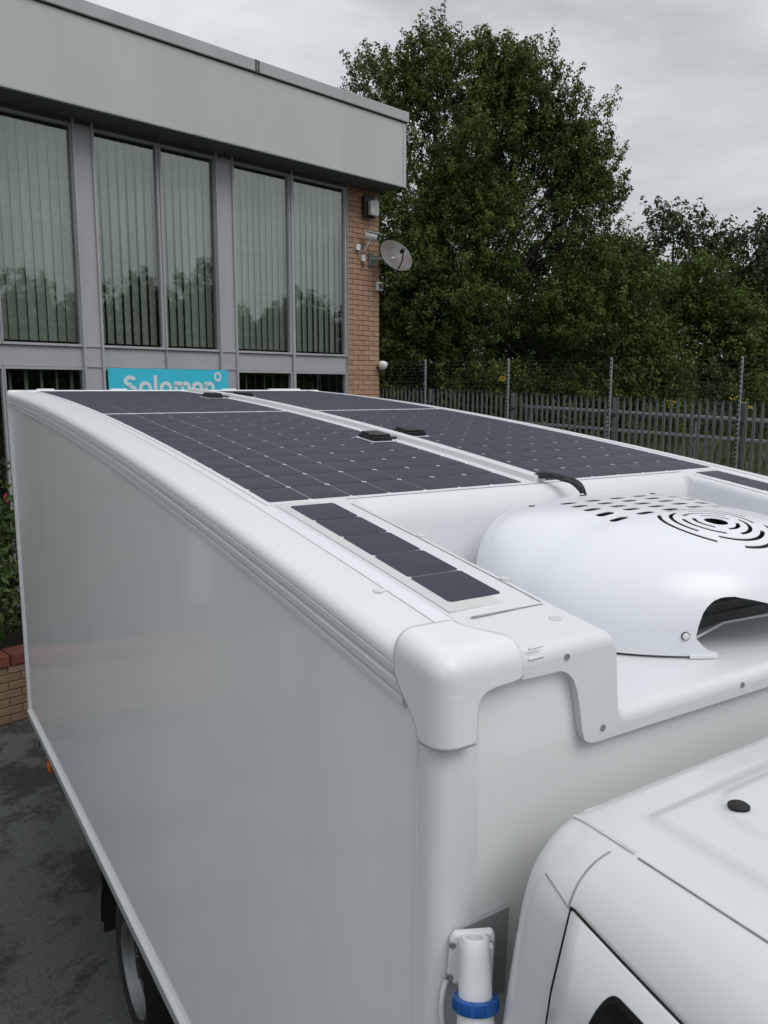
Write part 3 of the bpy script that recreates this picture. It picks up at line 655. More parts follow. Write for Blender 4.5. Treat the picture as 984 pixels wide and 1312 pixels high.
for dz in (-.42, -1.95):
    mb = MB(); a, b = fq(-11, 0, ftop(-11)+dz), fq(14.5, 0, ftop(14.5)+dz); ax = (b-a).normalized()
    mb.obox((a+b)/2, ax, FNm, ax.cross(FNm), (b-a).length/2, .004, .028); mb.obox((a+b)/2-FNm*.022+Vector((0, 0, .026)), ax, FNm, ax.cross(FNm), (b-a).length/2, .022, .004)
    mb.build('rail', 'galvd', fe)
for k in range(-3, 6):
    u = k*BAY; z1 = ftop(u)-.05
    mb = MB(); c = fq(u, -.03, z1-1.2)
    mb.obox(c, FD, FNm, zA, .035, .004, 1.2); mb.obox(c-FNm*.05, FD, FNm, zA, .004, .05, 1.2); mb.obox(c-FNm*.10, FD, FNm, zA, .035, .004, 1.2)
    mb.build('post', 'galv', fe)
ef = thing('electric_fence', fq(4, .1, ftop(4)-2.2), 'thin wires strung between pale insulated posts on top of the palisade', 'fence')
insm = MB().cyl((-.012, .014, -.012), (.7, .35, .6), .020, .036, 8).mesh('insulator', MT['blackp'])
for k in range(-3, 6):
    u = k*BAY-.02; z1 = H+.75-.052*max(k, -1); z0 = ftop(u)-2.2
    mb = MB(); c = fq(u, .10, (z0+z1)/2); mb.obox(c, FD, FNm, zA, .022, .022, (z1-z0)/2)
    p = mb.build('post', 'post', ef, bevel=.006)
    z = z1-.05
    while z > z0+.3:
        inst('insulator', insm, p, Matrix.Translation(fq(u, .122, z))@ROTP); z -= .088
for q in range(8):
    dz = -.05-q*.088*1.0
    pts = []
    for k in range(-3, 6):
        u = k*BAY-.02; z1 = H+.75-.052*max(k, -1); pts.append(fq(u, .12, z1+dz))
    MB().tube(pts, .0028, 4).build('wire', 'wire', ef)
ws = thing('warning_sign', fq(1*BAY-.14, .14, H+.17), 'small yellow warning plate hung on the electric fence wires', 'sign')
MB().obox(fq(1*BAY-.16, .14, H+.235), FD, FNm, zA, .10, .002, .055).build('plate', 'yellow', ws)
mb = MB(); sc_ = fq(1*BAY-.16, .1435, H+.24)
for o_ in (-.045, .03):
    mb.obox(sc_+FD*o_, (FD*.6+zA*.8), FNm, (FD*.8-zA*.6), .028, .001, .006); mb.obox(sc_+FD*(o_+.016), (FD*.3-zA*.95), FNm, (FD*.95+zA*.3), .022, .001, .006)
mb.build('printed_symbol', 'blackp', ws)
# pale guard rail behind the fence
gr = thing('guard_rail', fq(6, -2.2, .4), 'pale double guard rail running behind the palisade fence', 'guard rail')
for dz in (-.50, -.95):
    a, b = fq(-4, -2.6, ftop(-4)+dz+.02), fq(16, -2.6, ftop(16)+dz+.02); ax = (b-a).normalized()
    MB().obox((a+b)/2, ax, FNm, ax.cross(FNm), (b-a).length/2, .02, .035).build('rail', 'post', gr, bevel=.01)
for k in range(9):
    u = -3.5+k*2.4; a = fq(u, -2.66, 0); a.z = bank_z(a.x, a.y)-.2
    MB().box(a.x-.04, a.x+.04, a.y-.04, a.y+.04, a.z, ftop(u)-.46).build('post', 'post', gr, bevel=.006)

# ================================================================== TRUCK
X0, X1 = .70, 2.785; XC = (X0+X1)/2; Y0, Y1 = .97, 5.40; ZBOT = H-2.09
def Zr(y):
    d = 5.29-y; return H-.018-.035*d-.0139*d*d
tr = thing('box_truck', (XC, 2.2, 0), 'white box truck with curved solar panelled roof, roof air conditioner and cab', 'truck')
YS = [1.006+(Y1-1.006)*i/44 for i in range(45)]
def mx_(x): return X0+X1-x
# side walls
for xs, flip in ((X0, 1), (X1, -1)):
    MB().grid([[(xs, y, ZBOT+.04), (xs, y, Zr(y)-.08)] for y in YS]).grid([[(xs+.04*flip, y, ZBOT+.04), (xs+.04*flip, y, Zr(y)-.08)] for y in YS]).build('side_panel', 'side', tr)
# cantrail along each roof edge
sec = [(.012, -.098), (-.002, -.098), (-.008, -.094), (-.009, -.083), (.004, -.081), (.004, -.075), (-.009, -.073), (-.010, -.060), (.003, -.058), (.003, -.052), (-.008, -.050), (-.009, -.038), (-.003, -.0365), (-.003, -.034), (-.008, -.032)]
sec += [(-.008+.034*(1-math.cos(a)), -.030+.026*math.sin(a)) for a in [math.pi/2*k/9 for k in range(1, 10)]]+[(.050, .0005), (.094, .0052), (.098, .0045), (.1, .0005)]
for f in (lambda x: x, mx_):
    mb = MB().grid([[(f(X0+a), y, Zr(y)+b) for a, b in sec] for y in [1.05]+[y for y in YS if y > 1.06]]); mb.f.append(tuple(range(len(sec)))); mb.build('roof_rail', 'rail', tr, smooth=30)
MB().grid([[(X0+.1005, y, Zr(y)+.0012), (X0+.1055, y, Zr(y)+.0012)] for y in YS]).build('sealant_line', 'seal', tr)
# roof sheet
xl, xr = X0+.098, X1-.098; BX0, BX1, BYB = 1.055, 2.43, 1.885
mb = MB(); mb.grid([[(xl, y, Zr(y)), (XC, y, Zr(y)+.0), (xr, y, Zr(y))] for y in [BYB]+[y for y in YS if y > BYB+.02]])
for a, b in ((xl, BX0), (BX1, xr)): mb.grid([[(a, y, Zr(y)), (b, y, Zr(y))] for y in [1.0+.9*k/12 for k in range(12)]+[BYB]])
mb.build('roof', 'gel', tr, smooth=40)
MB().box(X0+.01, X1-.01, Y1-.06, Y1, ZBOT+.02, Zr(Y1)-.01).build('rear_panel', 'side', tr)
for a in (X0-.010, X1-.03): MB().box(a, a+.04, Y1-.03, Y1+.012, ZBOT, Zr(Y1)-.02).build('rear_corner_trim', 'rail', tr, bevel=.01)
MB().box(X0-.011, X1+.011, Y1-.05, Y1+.02, Zr(Y1)-.07, Zr(Y1)+.006).build('rear_roof_trim', 'rail', tr, bevel=.02, seg=3)
for x in (.86, 1.30, 2.05, 2.40): MB().box(x, x+(.10 if x < 2.3 else .24), Y1-.03, Y1+.015, Zr(Y1)+.004, Zr(Y1)+.014).build('marker_lamp', 'cap', tr, bevel=.004)
# bottom rail
for f, nm in ((lambda x: x, 1), (mx_, 2)):
    mb = MB(); a, b = sorted((f(X0-.012), f(X0+.05))); mb.box(a, b, 1.0, Y1, ZBOT, ZBOT+.05); mb.build('bottom_rail', 'plate', tr, bevel=.003)
    a, b = sorted((f(X0-.016), f(X0+.01))); MB().box(a, b, 1.0, Y1, ZBOT+.051, ZBOT+.060).build('bottom_trim', 'rail', tr)
# front wall with rounded corner posts
mb = MB().prism([(X0+.055, ZBOT), (X1-.055, ZBOT), (X1-.055, H-.45), (mx_(1.02), H-.45), (mx_(1.04), H-.595), (1.04, H-.595), (1.02, H-.45), (X0+.055, H-.45)], lambda a, b, d: (a, d, b), Y0, Y0+.04); mb.build('front_panel', 'side', tr)
for f in (lambda x: x, mx_):
    r = .028; pr = [(X0-.006, 1.020), (X0-.006, 1.012), (X0-.001, 1.009), (X0-.001, 1.000), (X0-.004, .997)]+[(X0-.004+r*(1-math.cos(a)), Y0-.006+r*(1-math.sin(a))+.0) for a in [math.pi/2*k/10 for k in range(11)]]
    pr += [(X0+.070, Y0-.006), (X0+.072, Y0-.003), (X0+.085, Y0-.003), (X0+.087, Y0)]
    MB().grid([[(f(x), y, z) for x, y in pr] for z in (ZBOT, H-.43)]).build('corner_post', 'rail', tr, smooth=35)

# ---- moulded front fairing with the air conditioner bay (param surface) + apron
ZF = H-.572; YF = .952
prof = []                                             # across: (x, w) w = 0 roof level, 1 bay floor
def arcpts(n): return [math.pi/2*k/n for k in range(n+1)]
prof.append((X0+.145, 0)); prof.append((X0+.22, 0)); prof.append((X0+.30, 0))
DEP = .16                                             # nominal wall height used for fillet fractions
for a in arcpts(6): prof.append((BX0+.002+.022*math.sin(a), .022*(1-math.cos(a))/DEP))
for a in arcpts(6): prof.append((BX0+.034+.028*(1-math.cos(a)), 1-.028*(1-math.sin(a))/DEP))
prof.append((XC, 1)); prof += [(mx_(x), w_) for x, w_ in reversed(prof[:-1])]
bk = [(YF+.024*(1-math.sin(a)), -.024*(1-math.cos(a)), 1) for a in reversed(arcpts(6))]  # front rounding: (y, dz, wb)
bk = [(YF+.024*(1-math.cos(a)), -.024*(1-math.sin(a)), 1) for a in arcpts(6)]
bk += [(1.0+.8*k/10, 0, 1) for k in range(1, 10)]
for a in arcpts(6): bk.append((1.762+.05*math.sin(a)*.9, 0, 1-.05*(1-math.cos(a))/DEP))
for a in arcpts(8): bk.append((1.826+.055*(1-math.cos(a)), 0, max(0, .34*(1-math.sin(a)))))
bk.append((1.905, 0, 0))
rows = []
for y, dz, wb in bk:
    zr = Zr(max(y, 1.0))
    rows.append([(x, y, (zr+.0005+.0035*smoothstep(X0+.145, X0+.30, min(x, mx_(x))))*(1-w_*wb)+ZF*w_*wb+dz) for x, w_ in prof])
fm = MB().grid(rows)
top = rows[0]; n = len(prof)
# apron outline below (x, z), right to left
def arch(f):
    q = [(1.016, H-.613), (1.008, H-.606), (1.002, H-.59), (.994, H-.545), (.986, H-.512), (.976, H-.490), (.962, H-.476), (.945, H-.469), (.86, H-.468)]
    return [(f(x), z) for x, z in q]
ol = [(top[i][0], top[i][2]) for i in range(n)]
low = [(1.03, H-.617)]+arch(lambda x: x)
left = list(reversed(low)); right = [(mx_(x), z) for x, z in low]
poly = ol+[p for p in list(reversed([(mx_(x), z) for x, z in left]))[::-1]]
poly = ol+[(mx_(x), z) for x, z in left]+[(x, z) for x, z in low]
k0 = len(fm.v); fm.add([(x, YF, z) for x, z in poly]+[(x, Y0-.0005, z) for x, z in poly[n:]], [tuple(range(len(poly)))]+[(n+i, n+i+1, len(poly)+i+1, len(poly)+i) for i in range(len(poly)-n-1)])
fair = fm.build('front_fairing', 'mould', tr, smooth=32)
# sealant seam and shallow ribs on the fairing
for f in (lambda x: x, mx_):
    mb = MB()
    for dz in (0, .018): mb.tube([(f(.873), YF+.0012, H-.437+dz), (f(.905), YF+.0012, H-.436+dz)], .0022, 6)
    mb.build('moulded_rib', 'mould', fair, smooth=50)
    for (x, z) in ((.958, H-.447), (1.052, H-.594)):
        o = MB().lathe((f(x), YF, z), (0, -1, 0), [(.006, -.001), (.006, .0016), (.0035, .0022), (.003, .0008), (.0001, .0008)], 14).build('screw', 'steel', fair, smooth=40)
for x in (1.453, 1.85, 2.25):
    MB().lathe((x, YF, H-.595), (0, -1, 0), [(.006, -.001), (.006, .0016), (.0035, .0022), (.003, .0008), (.0001, .0008)], 14).build('screw', 'steel', fair, smooth=40)
# groove lines (sealant) around the pods
def roofline(pts, wdt, m, dz, parent, name):
    mb = MB()
    for (xa, ya), (xb, yb) in zip(pts[:-1], pts[1:]):
        l = math.hypot(xb-xa, yb-ya); nx, ny = -(yb-ya)/l*wdt/2, (xb-xa)/l*wdt/2; r_ = []
        for k in range(9):
            t_ = k/8; x, y = xa+(xb-xa)*t_, ya+(yb-ya)*t_
            r_.append([(x+nx, y+ny, Zr(y+ny)+dz), (x, y, Zr(y)+dz+.0015), (x-nx, y-ny, Zr(y-ny)+dz)])
        mb.grid(r_)
    mb.build(name, m, parent)

# ---- corner caps
def corner_cap(f):
    ax_, ay_, az_ = X0-.013, YF-.012, None
    r = .038
    def rb(x, y, z, x0, y0, z1):
        # push a point of the sharp corner onto the rounded corner (octant x>=x0, y>=y0, z<=z1)
        c = Vector((x0+r, y0+r, z1-r)); p = Vector((x, y, z)); q = Vector((max(p.x, c.x), max(p.y, c.y), min(p.z, c.z)))
        d = p-q
        return q+d.normalized()*r if d.length > 1e-6 else p
    x0, y0, z1 = X0-.012, YF-.010, H-.392
    TI = [0, .07, .14, .21, .28, .36, .45, .56, .68, .80, .90, 1.0]
    BL = [0, .012, .024, .036, .048, .058, .0655, .067, .072, .080, .092, .110, .130, .148, .160]
    def lerp_tab(tab, v):
        for (a, fa), (b, fb) in zip(tab[:-1], tab[1:]):
            if a <= v <= b: return fa+(fb-fa)*(v-a)/(b-a)
        return tab[-1][1]
    front = [(0, .166), (.0655, .166), (.067, .112), (.072, .094), (.080, .083), (.092, .076), (.110, .073), (.16, .072)]
    sidet = [(0, .130), (.067, .130), (.080, .122), (.13, .068), (.148, .060), (.16, .058)]
    topt = [(0, .166), (.03, .166), (.06, .150), (.085, .128), (.13, .112)]
    mb = MB()
    def W(x, y, z):
        p = rb(x, y, z, x0, y0, z1); p.z -= max(0, 1.03-p.y)*0-.0; p.z += (p.y-1.03)*.13*smoothstep(H-.50, H-.40, p.z); return (f(p.x), p.y, p.z)
    mb.grid([[W(x0+lerp_tab(front, b)*t, y0, z1-b) for t in TI] for b in BL])
    mb.grid([[W(x0, y0+lerp_tab(sidet, b)*t, z1-b) for t in TI] for b in BL])
    mb.grid([[W(x0+lerp_tab(topt, .130*t2)*t, y0+.130*t2, z1) for t in TI] for t2 in TI])
    o = mb.build('corner_cap', 'cap', tr, smooth=60)
    wl = o.modifiers.new('weld', 'WELD'); wl.merge_threshold = .0005
    ss = o.modifiers.new('smooth', 'SUBSURF'); ss.levels = 1; ss.render_levels = 1
    so = o.modifiers.new('thick', 'SOLIDIFY'); so.thickness = .006; so.offset = -1 if f(0) == 0 else 1
    return o
corner_cap(lambda x: x); corner_cap(mx_)

# ---- solar panels: film, cells one by one
CX, CY = .1237, .1432
def cell_mesh(lx, ly, ch):
    pts = [(-lx/2+ch, -ly/2), (lx/2-ch, -ly/2), (lx/2, -ly/2+ch), (lx/2, ly/2-ch), (lx/2-ch, ly/2), (-lx/2+ch, ly/2), (-lx/2, ly/2-ch), (-lx/2, -ly/2+ch)]
    return MB().prism(pts, lambda a, b, d: (a, b, d), -.0003, .0003).mesh('cell', MT['cell'])
cm = cell_mesh(CX-.0040, CY-.0026, .0066)
def slope(y): return math.atan((Zr(y+.01)-Zr(y-.01))/.02)
def solar(xa, ya, nx, ny, mrg, cx=CX, cy=CY, me=cm, filmm='film', mf=None):
    xb, yb = xa+nx*cx, ya+ny*cy; fz = .0035; mf = mrg if mf is None else mf
    ys = [ya-mf+(yb-ya+mrg+mf)*k/(ny*2) for k in range(ny*2+1)]
    mb = MB(); mb.grid([[(xa-mrg, y, Zr(y)), (xa-mrg, y, Zr(y)+fz), (xb+mrg, y, Zr(y)+fz), (xb+mrg, y, Zr(y))] for y in ys])
    for y in (ys[0], ys[-1]): mb.add([(xa-mrg, y, Zr(y)-.001), (xb+mrg, y, Zr(y)-.001), (xb+mrg, y, Zr(y)+fz), (xa-mrg, y, Zr(y)+fz)], [(0, 1, 2, 3)])
    p = mb.build('solar_panel', filmm, tr)
    for i in range(nx):
        for j in range(ny):
            y = ya+(j+.5)*cy; inst('cell', me, p, Matrix.Translation((xa+(i+.5)*cx, y, Zr(y)+fz+.0009))@Matrix.Rotation(slope(y), 4, 'X'))
    return p
PXL = .846; PXR = mx_(PXL)-7*CX; PYF = 1.915; PYR = 3.668
for xa in (PXL, PXR):
    for ya, ny in ((PYF, 12), (PYR, 11)):
        solar(xa, ya, 7, ny, .013, mf=.02 if ya == PYF else .013)
sm = cell_mesh(.128-.002, .1376-.0022, .006)
for xa in (.880, mx_(.880)-.128): solar(xa, 1.178, 1, 5, .026, .128, .1376, sm, 'strip', .035)
for f in (lambda x: x, mx_):
    roofline([(f(1.050), 1.118), (f(1.050), 1.84)], .006, 'seal', .0042, tr, 'sealant_line')
    roofline([(f(.875), 1.108), (f(1.046), 1.108)], .006, 'seal', .0042, tr, 'sealant_line')
roofline([(1.06, 1.888), (2.43, 1.888)], .004, 'seal', .0045, tr, 'sealant_line')
for (x, y) in ((.786, 1.275), (1.018, 1.045), (1.066, 1.24), (1.066, 1.54)):
    z = Zr(y)+.0048
    MB().lathe((x, y, z), (0, 0, 1), [(.013, -.002), (.0125, .001), (.009, .003), (.0075, .0015), (.004, .0018), (.0001, .002)], 16).build('screw_cap', 'film' if x < .82 else 'strip', tr, smooth=50)
# cable channel between the panels
ch = [(-.038, 0), (-.036, .004), (-.018, .005), (-.015, .022), (-.012, .024), (.022, .024), (.026, .020), (.028, .0)]
cc = 1.762
mb = MB(); yy = [1.90+3.32*k/24 for k in range(25)]; mb.grid([[(cc+a, y, Zr(y)+b+.001) for a, b in ch] for y in yy])
mb.f.append(tuple(range(len(ch)))); mb.build('cable_channel', 'rail', tr, smooth=30)
# junction boxes
def jbox(x, y, L, W_, conn):
    z = Zr(y)+.005; m_ = Matrix.Translation((x, y, z))@Matrix.Rotation(slope(y), 4, 'X')@Matrix.Rotation(.0, 4, 'Z')
    base = MB().box(-W_/2-.012, W_/2+.012, -L/2-.012, L/2+.012, -.002, .0005); base.v = [tuple(m_@Vector(v)) for v in base.v]; b = base.build('junction_box_pad', 'film', tr)
    mb = MB(); mb.box(-W_/2, W_/2, -L/2, L/2, 0.001, .018); mb.box(-W_/2+.006, W_/2-.006, -L/2+.006, L/2-.006, .019, .026); mb.box(-W_/2, -W_/2+.012, -L/2+.02, -L/2+.045, .019, .024)
    mb.v = [tuple(m_@Vector(v)) for v in mb.v]; j = mb.build('junction_box', 'blackp', tr, bevel=.003)
    mb = MB().tube([m_@Vector((conn*W_/2, -.02, .008)), m_@Vector((conn*(W_/2+.02), -.022, .008)), m_@Vector((conn*(W_/2+.045), -.018, .004))], .005, 8); mb.build('cable', 'blackp', j, smooth=60)
jbox(1.66, 2.72, .115, .085, 1); jbox(1.875, 2.80, .115, .085, -1); jbox(1.655, 4.5, .115, .085, 1); jbox(1.875, 4.58, .115, .085, -1)

# ---- air conditioner
AX, AYc, AZ = 1.75, 1.385, H-.310
ac = MB().box(AX-.33, AX+.33, 1.20, 1.68, ZF+.004, ZF+.185).build('air_conditioner', 'recess', tr)
NT = 220; rows = []
def ac_p(c, s_):
    return 2.6*c*c+(2.6 if s_ < 0 else 9.0)*s_*s_
def ac_pt(th, ph):
    c, s_ = math.cos(th), math.sin(th); fr = -s_                                          # fr = 1 at the front
    front = smoothstep(-.15, .35, fr); nexp = 2.65*(1-front)+2.0*front
    a_, b_ = .50, (.41 if s_ > 0 else .40)
    R_ = ((abs(c)/a_)**nexp+(abs(s_)/b_)**nexp)**(-1/nexp)
    p = ac_p(c, s_)
    rho = math.sin(ph)**(2/p); hh = max(math.cos(ph), 0)**(2/p)
    return AX+c*R_*rho, AYc+s_*R_*rho, hh
CUT = [(0, .085), (8, .088), (16, .098), (24, .112), (31, .122), (35, .122), (38, .115), (40, .104), (41.5, .088), (42.6, .068), (43.2, .045), (43.6, .018), (43.8, 0), (180, 0)]
def cutz(deg):
    for (a, za), (b, zb_) in zip(CUT[:-1], CUT[1:]):
        if a <= deg <= b: return za+(zb_-za)*(deg-a)/(b-a)
    return 0
hAC = AZ-ZF-.006
NG = 116; rows = []
for i in range(NG+1):
    r_ = []
    for j in range(NG+1):
        gx_, gy_ = -1+2*i/NG, -1+2*j/NG
        du, dv_ = gx_*math.sqrt(1-gy_*gy_/2), gy_*math.sqrt(1-gx_*gx_/2)
        sg2 = min(1, math.hypot(du, dv_)); th = math.atan2(dv_, du); dg = math.degrees(th)
        dev = abs((dg+90+180) % 360-180); zc = cutz(dev); p = ac_p(math.cos(th), math.sin(th))
        rmax = (1-min(.99, zc/hAC)**p)**(1/p) if zc > 0 else 1
        rho = rmax*math.sin(sg2*math.pi/2); ph = math.asin(min(1, rho**(p/2))) if rho > 0 else 0
        x, y, hh = ac_pt(th, ph); r_.append((x, y, ZF+.006+hh*hAC))
    rows.append(r_)
mb = MB().grid(rows)
me = mb.mesh('ac_cover', MT['gel'])
bm = bmesh.new(); bm.from_mesh(me); bmesh.ops.remove_doubles(bm, verts=bm.verts, dist=.0003); bmesh.ops.recalc_face_normals(bm, faces=bm.faces); bm.to_mesh(me); bm.free()
cov = bpy.data.objects.new('air_conditioner_cover', me); COL.objects.link(cov)
ct = MB()
def capsule(cx, cy, L, r):
    pts = [(cx+L/2-r+r*math.cos(a), cy+r*math.sin(a)) for a in [math.pi*(-.5+k/6) for k in range(7)]]+[(cx-L/2+r-r*math.cos(a), cy-r*math.sin(a)) for a in [math.pi*(-.5+k/6) for k in range(7)]]
    ct.prism(pts, lambda a, b, d: (a, b, d), AZ-.07, AZ+.05)
for i in range(6):
    for j in range(5): capsule(1.548+i*.096+j*.012, 1.378+j*.056, .056, .0125)
FX, FY = 1.722, 1.228
ct.prism([(FX+.028*math.cos(a), FY+.028*math.sin(a)) for a in [2*math.pi*k/24 for k in range(24)]], lambda a, b, d: (a, b, d), AZ-.07, AZ+.05)
for k, (r, spans) in enumerate([(.050, [(0, 80), (125, 215), (250, 330)]), (.077, [(20, 115), (140, 235), (262, 355)]), (.104, [(-20, 75), (100, 195), (220, 312)]), (.131, [(5, 98), (125, 218), (245, 338)])]):
    for a0, a1 in spans:
        pts = [(FX+(r+.0055)*math.cos(math.radians(a0+(a1-a0)*q/14)), FY+(r+.0055)*math.sin(math.radians(a0+(a1-a0)*q/14))) for q in range(15)]
        pts += [(FX+(r-.0045)*math.cos(math.radians(a1+(a0-a1)*q/14)), FY+(r-.0045)*math.sin(math.radians(a1+(a0-a1)*q/14))) for q in range(15)]
        ct.prism(pts, lambda a, b, d: (a, b, d), AZ-.07, AZ+.05)
cut = bpy.data.objects.new('cutter', ct.mesh('cutter', None)); COL.objects.link(cut)
so = cov.modifiers.new('thick', 'SOLIDIFY'); so.thickness = .0016; so.offset = -1
bo = cov.modifiers.new('cut', 'BOOLEAN'); bo.object = cut; bo.operation = 'DIFFERENCE'; bo.solver = 'EXACT'; bo.use_self = True
bpy.context.view_layer.update()
me2 = bpy.data.meshes.new_from_object(cov.evaluated_get(bpy.context.evaluated_depsgraph_get()))
cov.modifiers.clear(); cov.data = me2; bpy.data.objects.remove(cut)
me2.polygons.foreach_set('use_smooth', [True]*len(me2.polygons)); me2.set_sharp_from_angle(angle=math.radians(38))
attach(cov, tr)
def ac_bolt(dg, zf, r=.008):
    # bolt through the cover skin at bearing dg, height fraction zf
    th = math.radians(dg); c, s_ = math.cos(th), math.sin(th); p = ac_p(c, s_)
    ph = math.acos(zf**(p/2)); a = Vector((*ac_pt(th, ph)[:2], ZF+.006+zf*hAC)); e = 1e-3
    q = ac_pt(th+e, ph); b = Vector((q[0], q[1], ZF+.006+q[2]*hAC)); q = ac_pt(th, ph-e); d = Vector((q[0], q[1], ZF+.006+q[2]*hAC))
    nrm = (b-a).cross(d-a).normalized()
    if nrm.dot(a-Vector((AX, AYc, ZF))) < 0: nrm = -nrm
    MB().lathe(a, nrm, [(r*1.15, -.002), (r*1.15, .0022), (r, .003)], 18).build('washer', 'blackp', cov, smooth=40)
    MB().lathe(a, nrm, [(r*.9, .001), (r*.9, .005), (r*.6, .0065), (.0001, .0066)], 18).build('bolt', 'wplas', cov, smooth=40)
ac_bolt(-136, .17); ac_bolt(-44, .17); ac_bolt(133, .97, .007); ac_bolt(88, .985, .007); ac_bolt(47, .97, .007)
MB().box(AX-.24, AX+.20, 1.32, 1.67, ZF+.19, ZF+.236).build('slot_shade_box', 'dark', ac)  # dark box added under the vent slots so their openings look shaded
for sg_ in (-1, 1):
    foot = []
    for k in range(13):
        dv = 44.6-7.8*k/12; th = math.radians(-90+sg_*dv); x, y, _ = ac_pt(th, math.pi/2); c_, s__ = math.cos(th), math.sin(th); hz = .050*(1-k/12)**2.0+.004
        foot.append([(x+c_*.006, y+s__*.006, ZF+.002), (x+c_*.006, y+s__*.006, ZF+.009), (x, y, ZF+.009), (x-c_*hz*.12, y-s__*hz*.12, ZF+.009+hz), (x-c_*(.004+hz*.12), y-s__*(.004+hz*.12), ZF+.009+hz), (x-c_*.005, y-s__*.005, ZF+.002)])
    MB().grid(foot, True).build('cover_foot', 'gel', cov, smooth=40)
mb = MB()
for k in range(5): mb.box(AX-.32, AX+.32, 1.185, 1.1985, ZF+.03+k*.027, ZF+.032+k*.027)
mb.build('condenser_fins', 'recess', ac)
MB().tube([(AX-.3, 1.10, ZF+.02), (AX-.1, 1.14, ZF+.03), (AX+.25, 1.06, ZF+.05)], .003, 6).build('drain_wire', 'wplas', ac, smooth=60)
# cable bundle from the channel into the bay
for k in range(5):
    o_ = [(random.uniform(-.010, .010), random.uniform(-.006, .008)) for _ in range(5)]
    pts = [(1.765+o_[0][0], 1.93, Zr(1.93)+.012+o_[0][1]), (1.775+o_[1][0], 1.885, Zr(1.9)+.026+o_[1][1]), (1.80+o_[2][0], 1.835, Zr(1.9)+.020+o_[2][1]), (1.83+o_[3][0], 1.79, Zr(1.9)-.002+o_[3][1]), (1.845+o_[4][0], 1.772, Zr(1.9)-.045)]
    MB().tube(catmull(pts, 5), .0062, 8).build('cable', 'blackp', tr, smooth=60)

# ---- shore power inlet and aluminium plate on the front corner
mb = MB(); mb.prism([(.757, H-.875), (.852, H-.873), (.846, H-1.03), (.757, H-1.03)], lambda a, b, d: (a, d, b), Y0-.009, Y0-.0035); mb.build('aluminium_plate', 'plate', tr)
hn = Vector((-.55, -.83, 0)).normalized(); ht = Vector((hn.y, -hn.x, 0))
if ht.x < 0: ht = -ht
hc = Vector((.750, .935, H-.908)); axi = (Vector((0, 0, -1))*.94+hn*.34).normalized()
def hp(a, o, z): return hc+ht*a+hn*o+Vector((0, 0, z))
sock = MB().prism([(-.028, .040), (.034, .046), (.038, .036), (.036, -.03), (.024, -.046), (-.026, -.050), (-.038, -.036), (-.034, .03)], lambda a, b, d: hp(a, d, b), -.012, .004).build('power_inlet', 'wplas', tr, bevel=.004, seg=2)
MB().lathe(hp(.004, .018, .045), axi, [(.0135, .012), (.014, -.002), (.021, -.002), (.023, .002), (.0235, .02), (.0265, .07), (.0265, .085)], 28).build('barrel', 'wplas', sock, smooth=45)
MB().lathe(hp(.004, .018, .045), axi, [(.0125, .012), (.001, .012)], 28).build('barrel_bore', 'wplas', sock)
mb = MB(); mb.obox(hp(-.016, .012, -.005), ht, hn, zA, .004, .016, .04); mb.obox(hp(.030, .008, .0), ht, hn, zA, .004, .010, .03); mb.build('gusset', 'wplas', sock, bevel=.002)
rc = hp(.004, .018, .045)+axi*.084
MB().lathe(rc, axi, [(.026, -.001), (.033, -.002), (.036, .001), (.036, .016), (.034, .019), (.026, .019)], 36).build('locking_ring', 'blue', sock, smooth=40)
mb = MB()
for k in range(10):
    a = 2*math.pi*k/10; u_ = axi.orthogonal().normalized(); v_ = axi.cross(u_); d = u_*math.cos(a)+v_*math.sin(a); mb.obox(rc+axi*.009+d*.036, axi, d, axi.cross(d), .007, .0012, .003)
mb.build('grip_rib', 'blue', sock)
MB().lathe(rc, axi, [(.027, .0), (.0295, .03), (.0295, .14), (.022, .17), (.012, .2), (.008, .26), (.001, .262)], 28).build('plug_body', 'wplas', sock, smooth=45)
for a, z in ((-.030, .022), (-.034, -.034), (.030, .026), (-.004, -.040)): MB().lathe(hp(a, .004, z), hn, [(.0055, -.001), (.0055, .0016), (.003, .0024), (.0001, .0012)], 12).build('screw', 'steel', sock, smooth=40)
MB().tube(catmull([hp(-.040, .0, -.045), hp(-.046, .004, -.08), hp(-.043, .006, -.13), hp(-.03, .004, -.22)], 5), .005, 8).build('cable', 'wplas', sock, smooth=60)

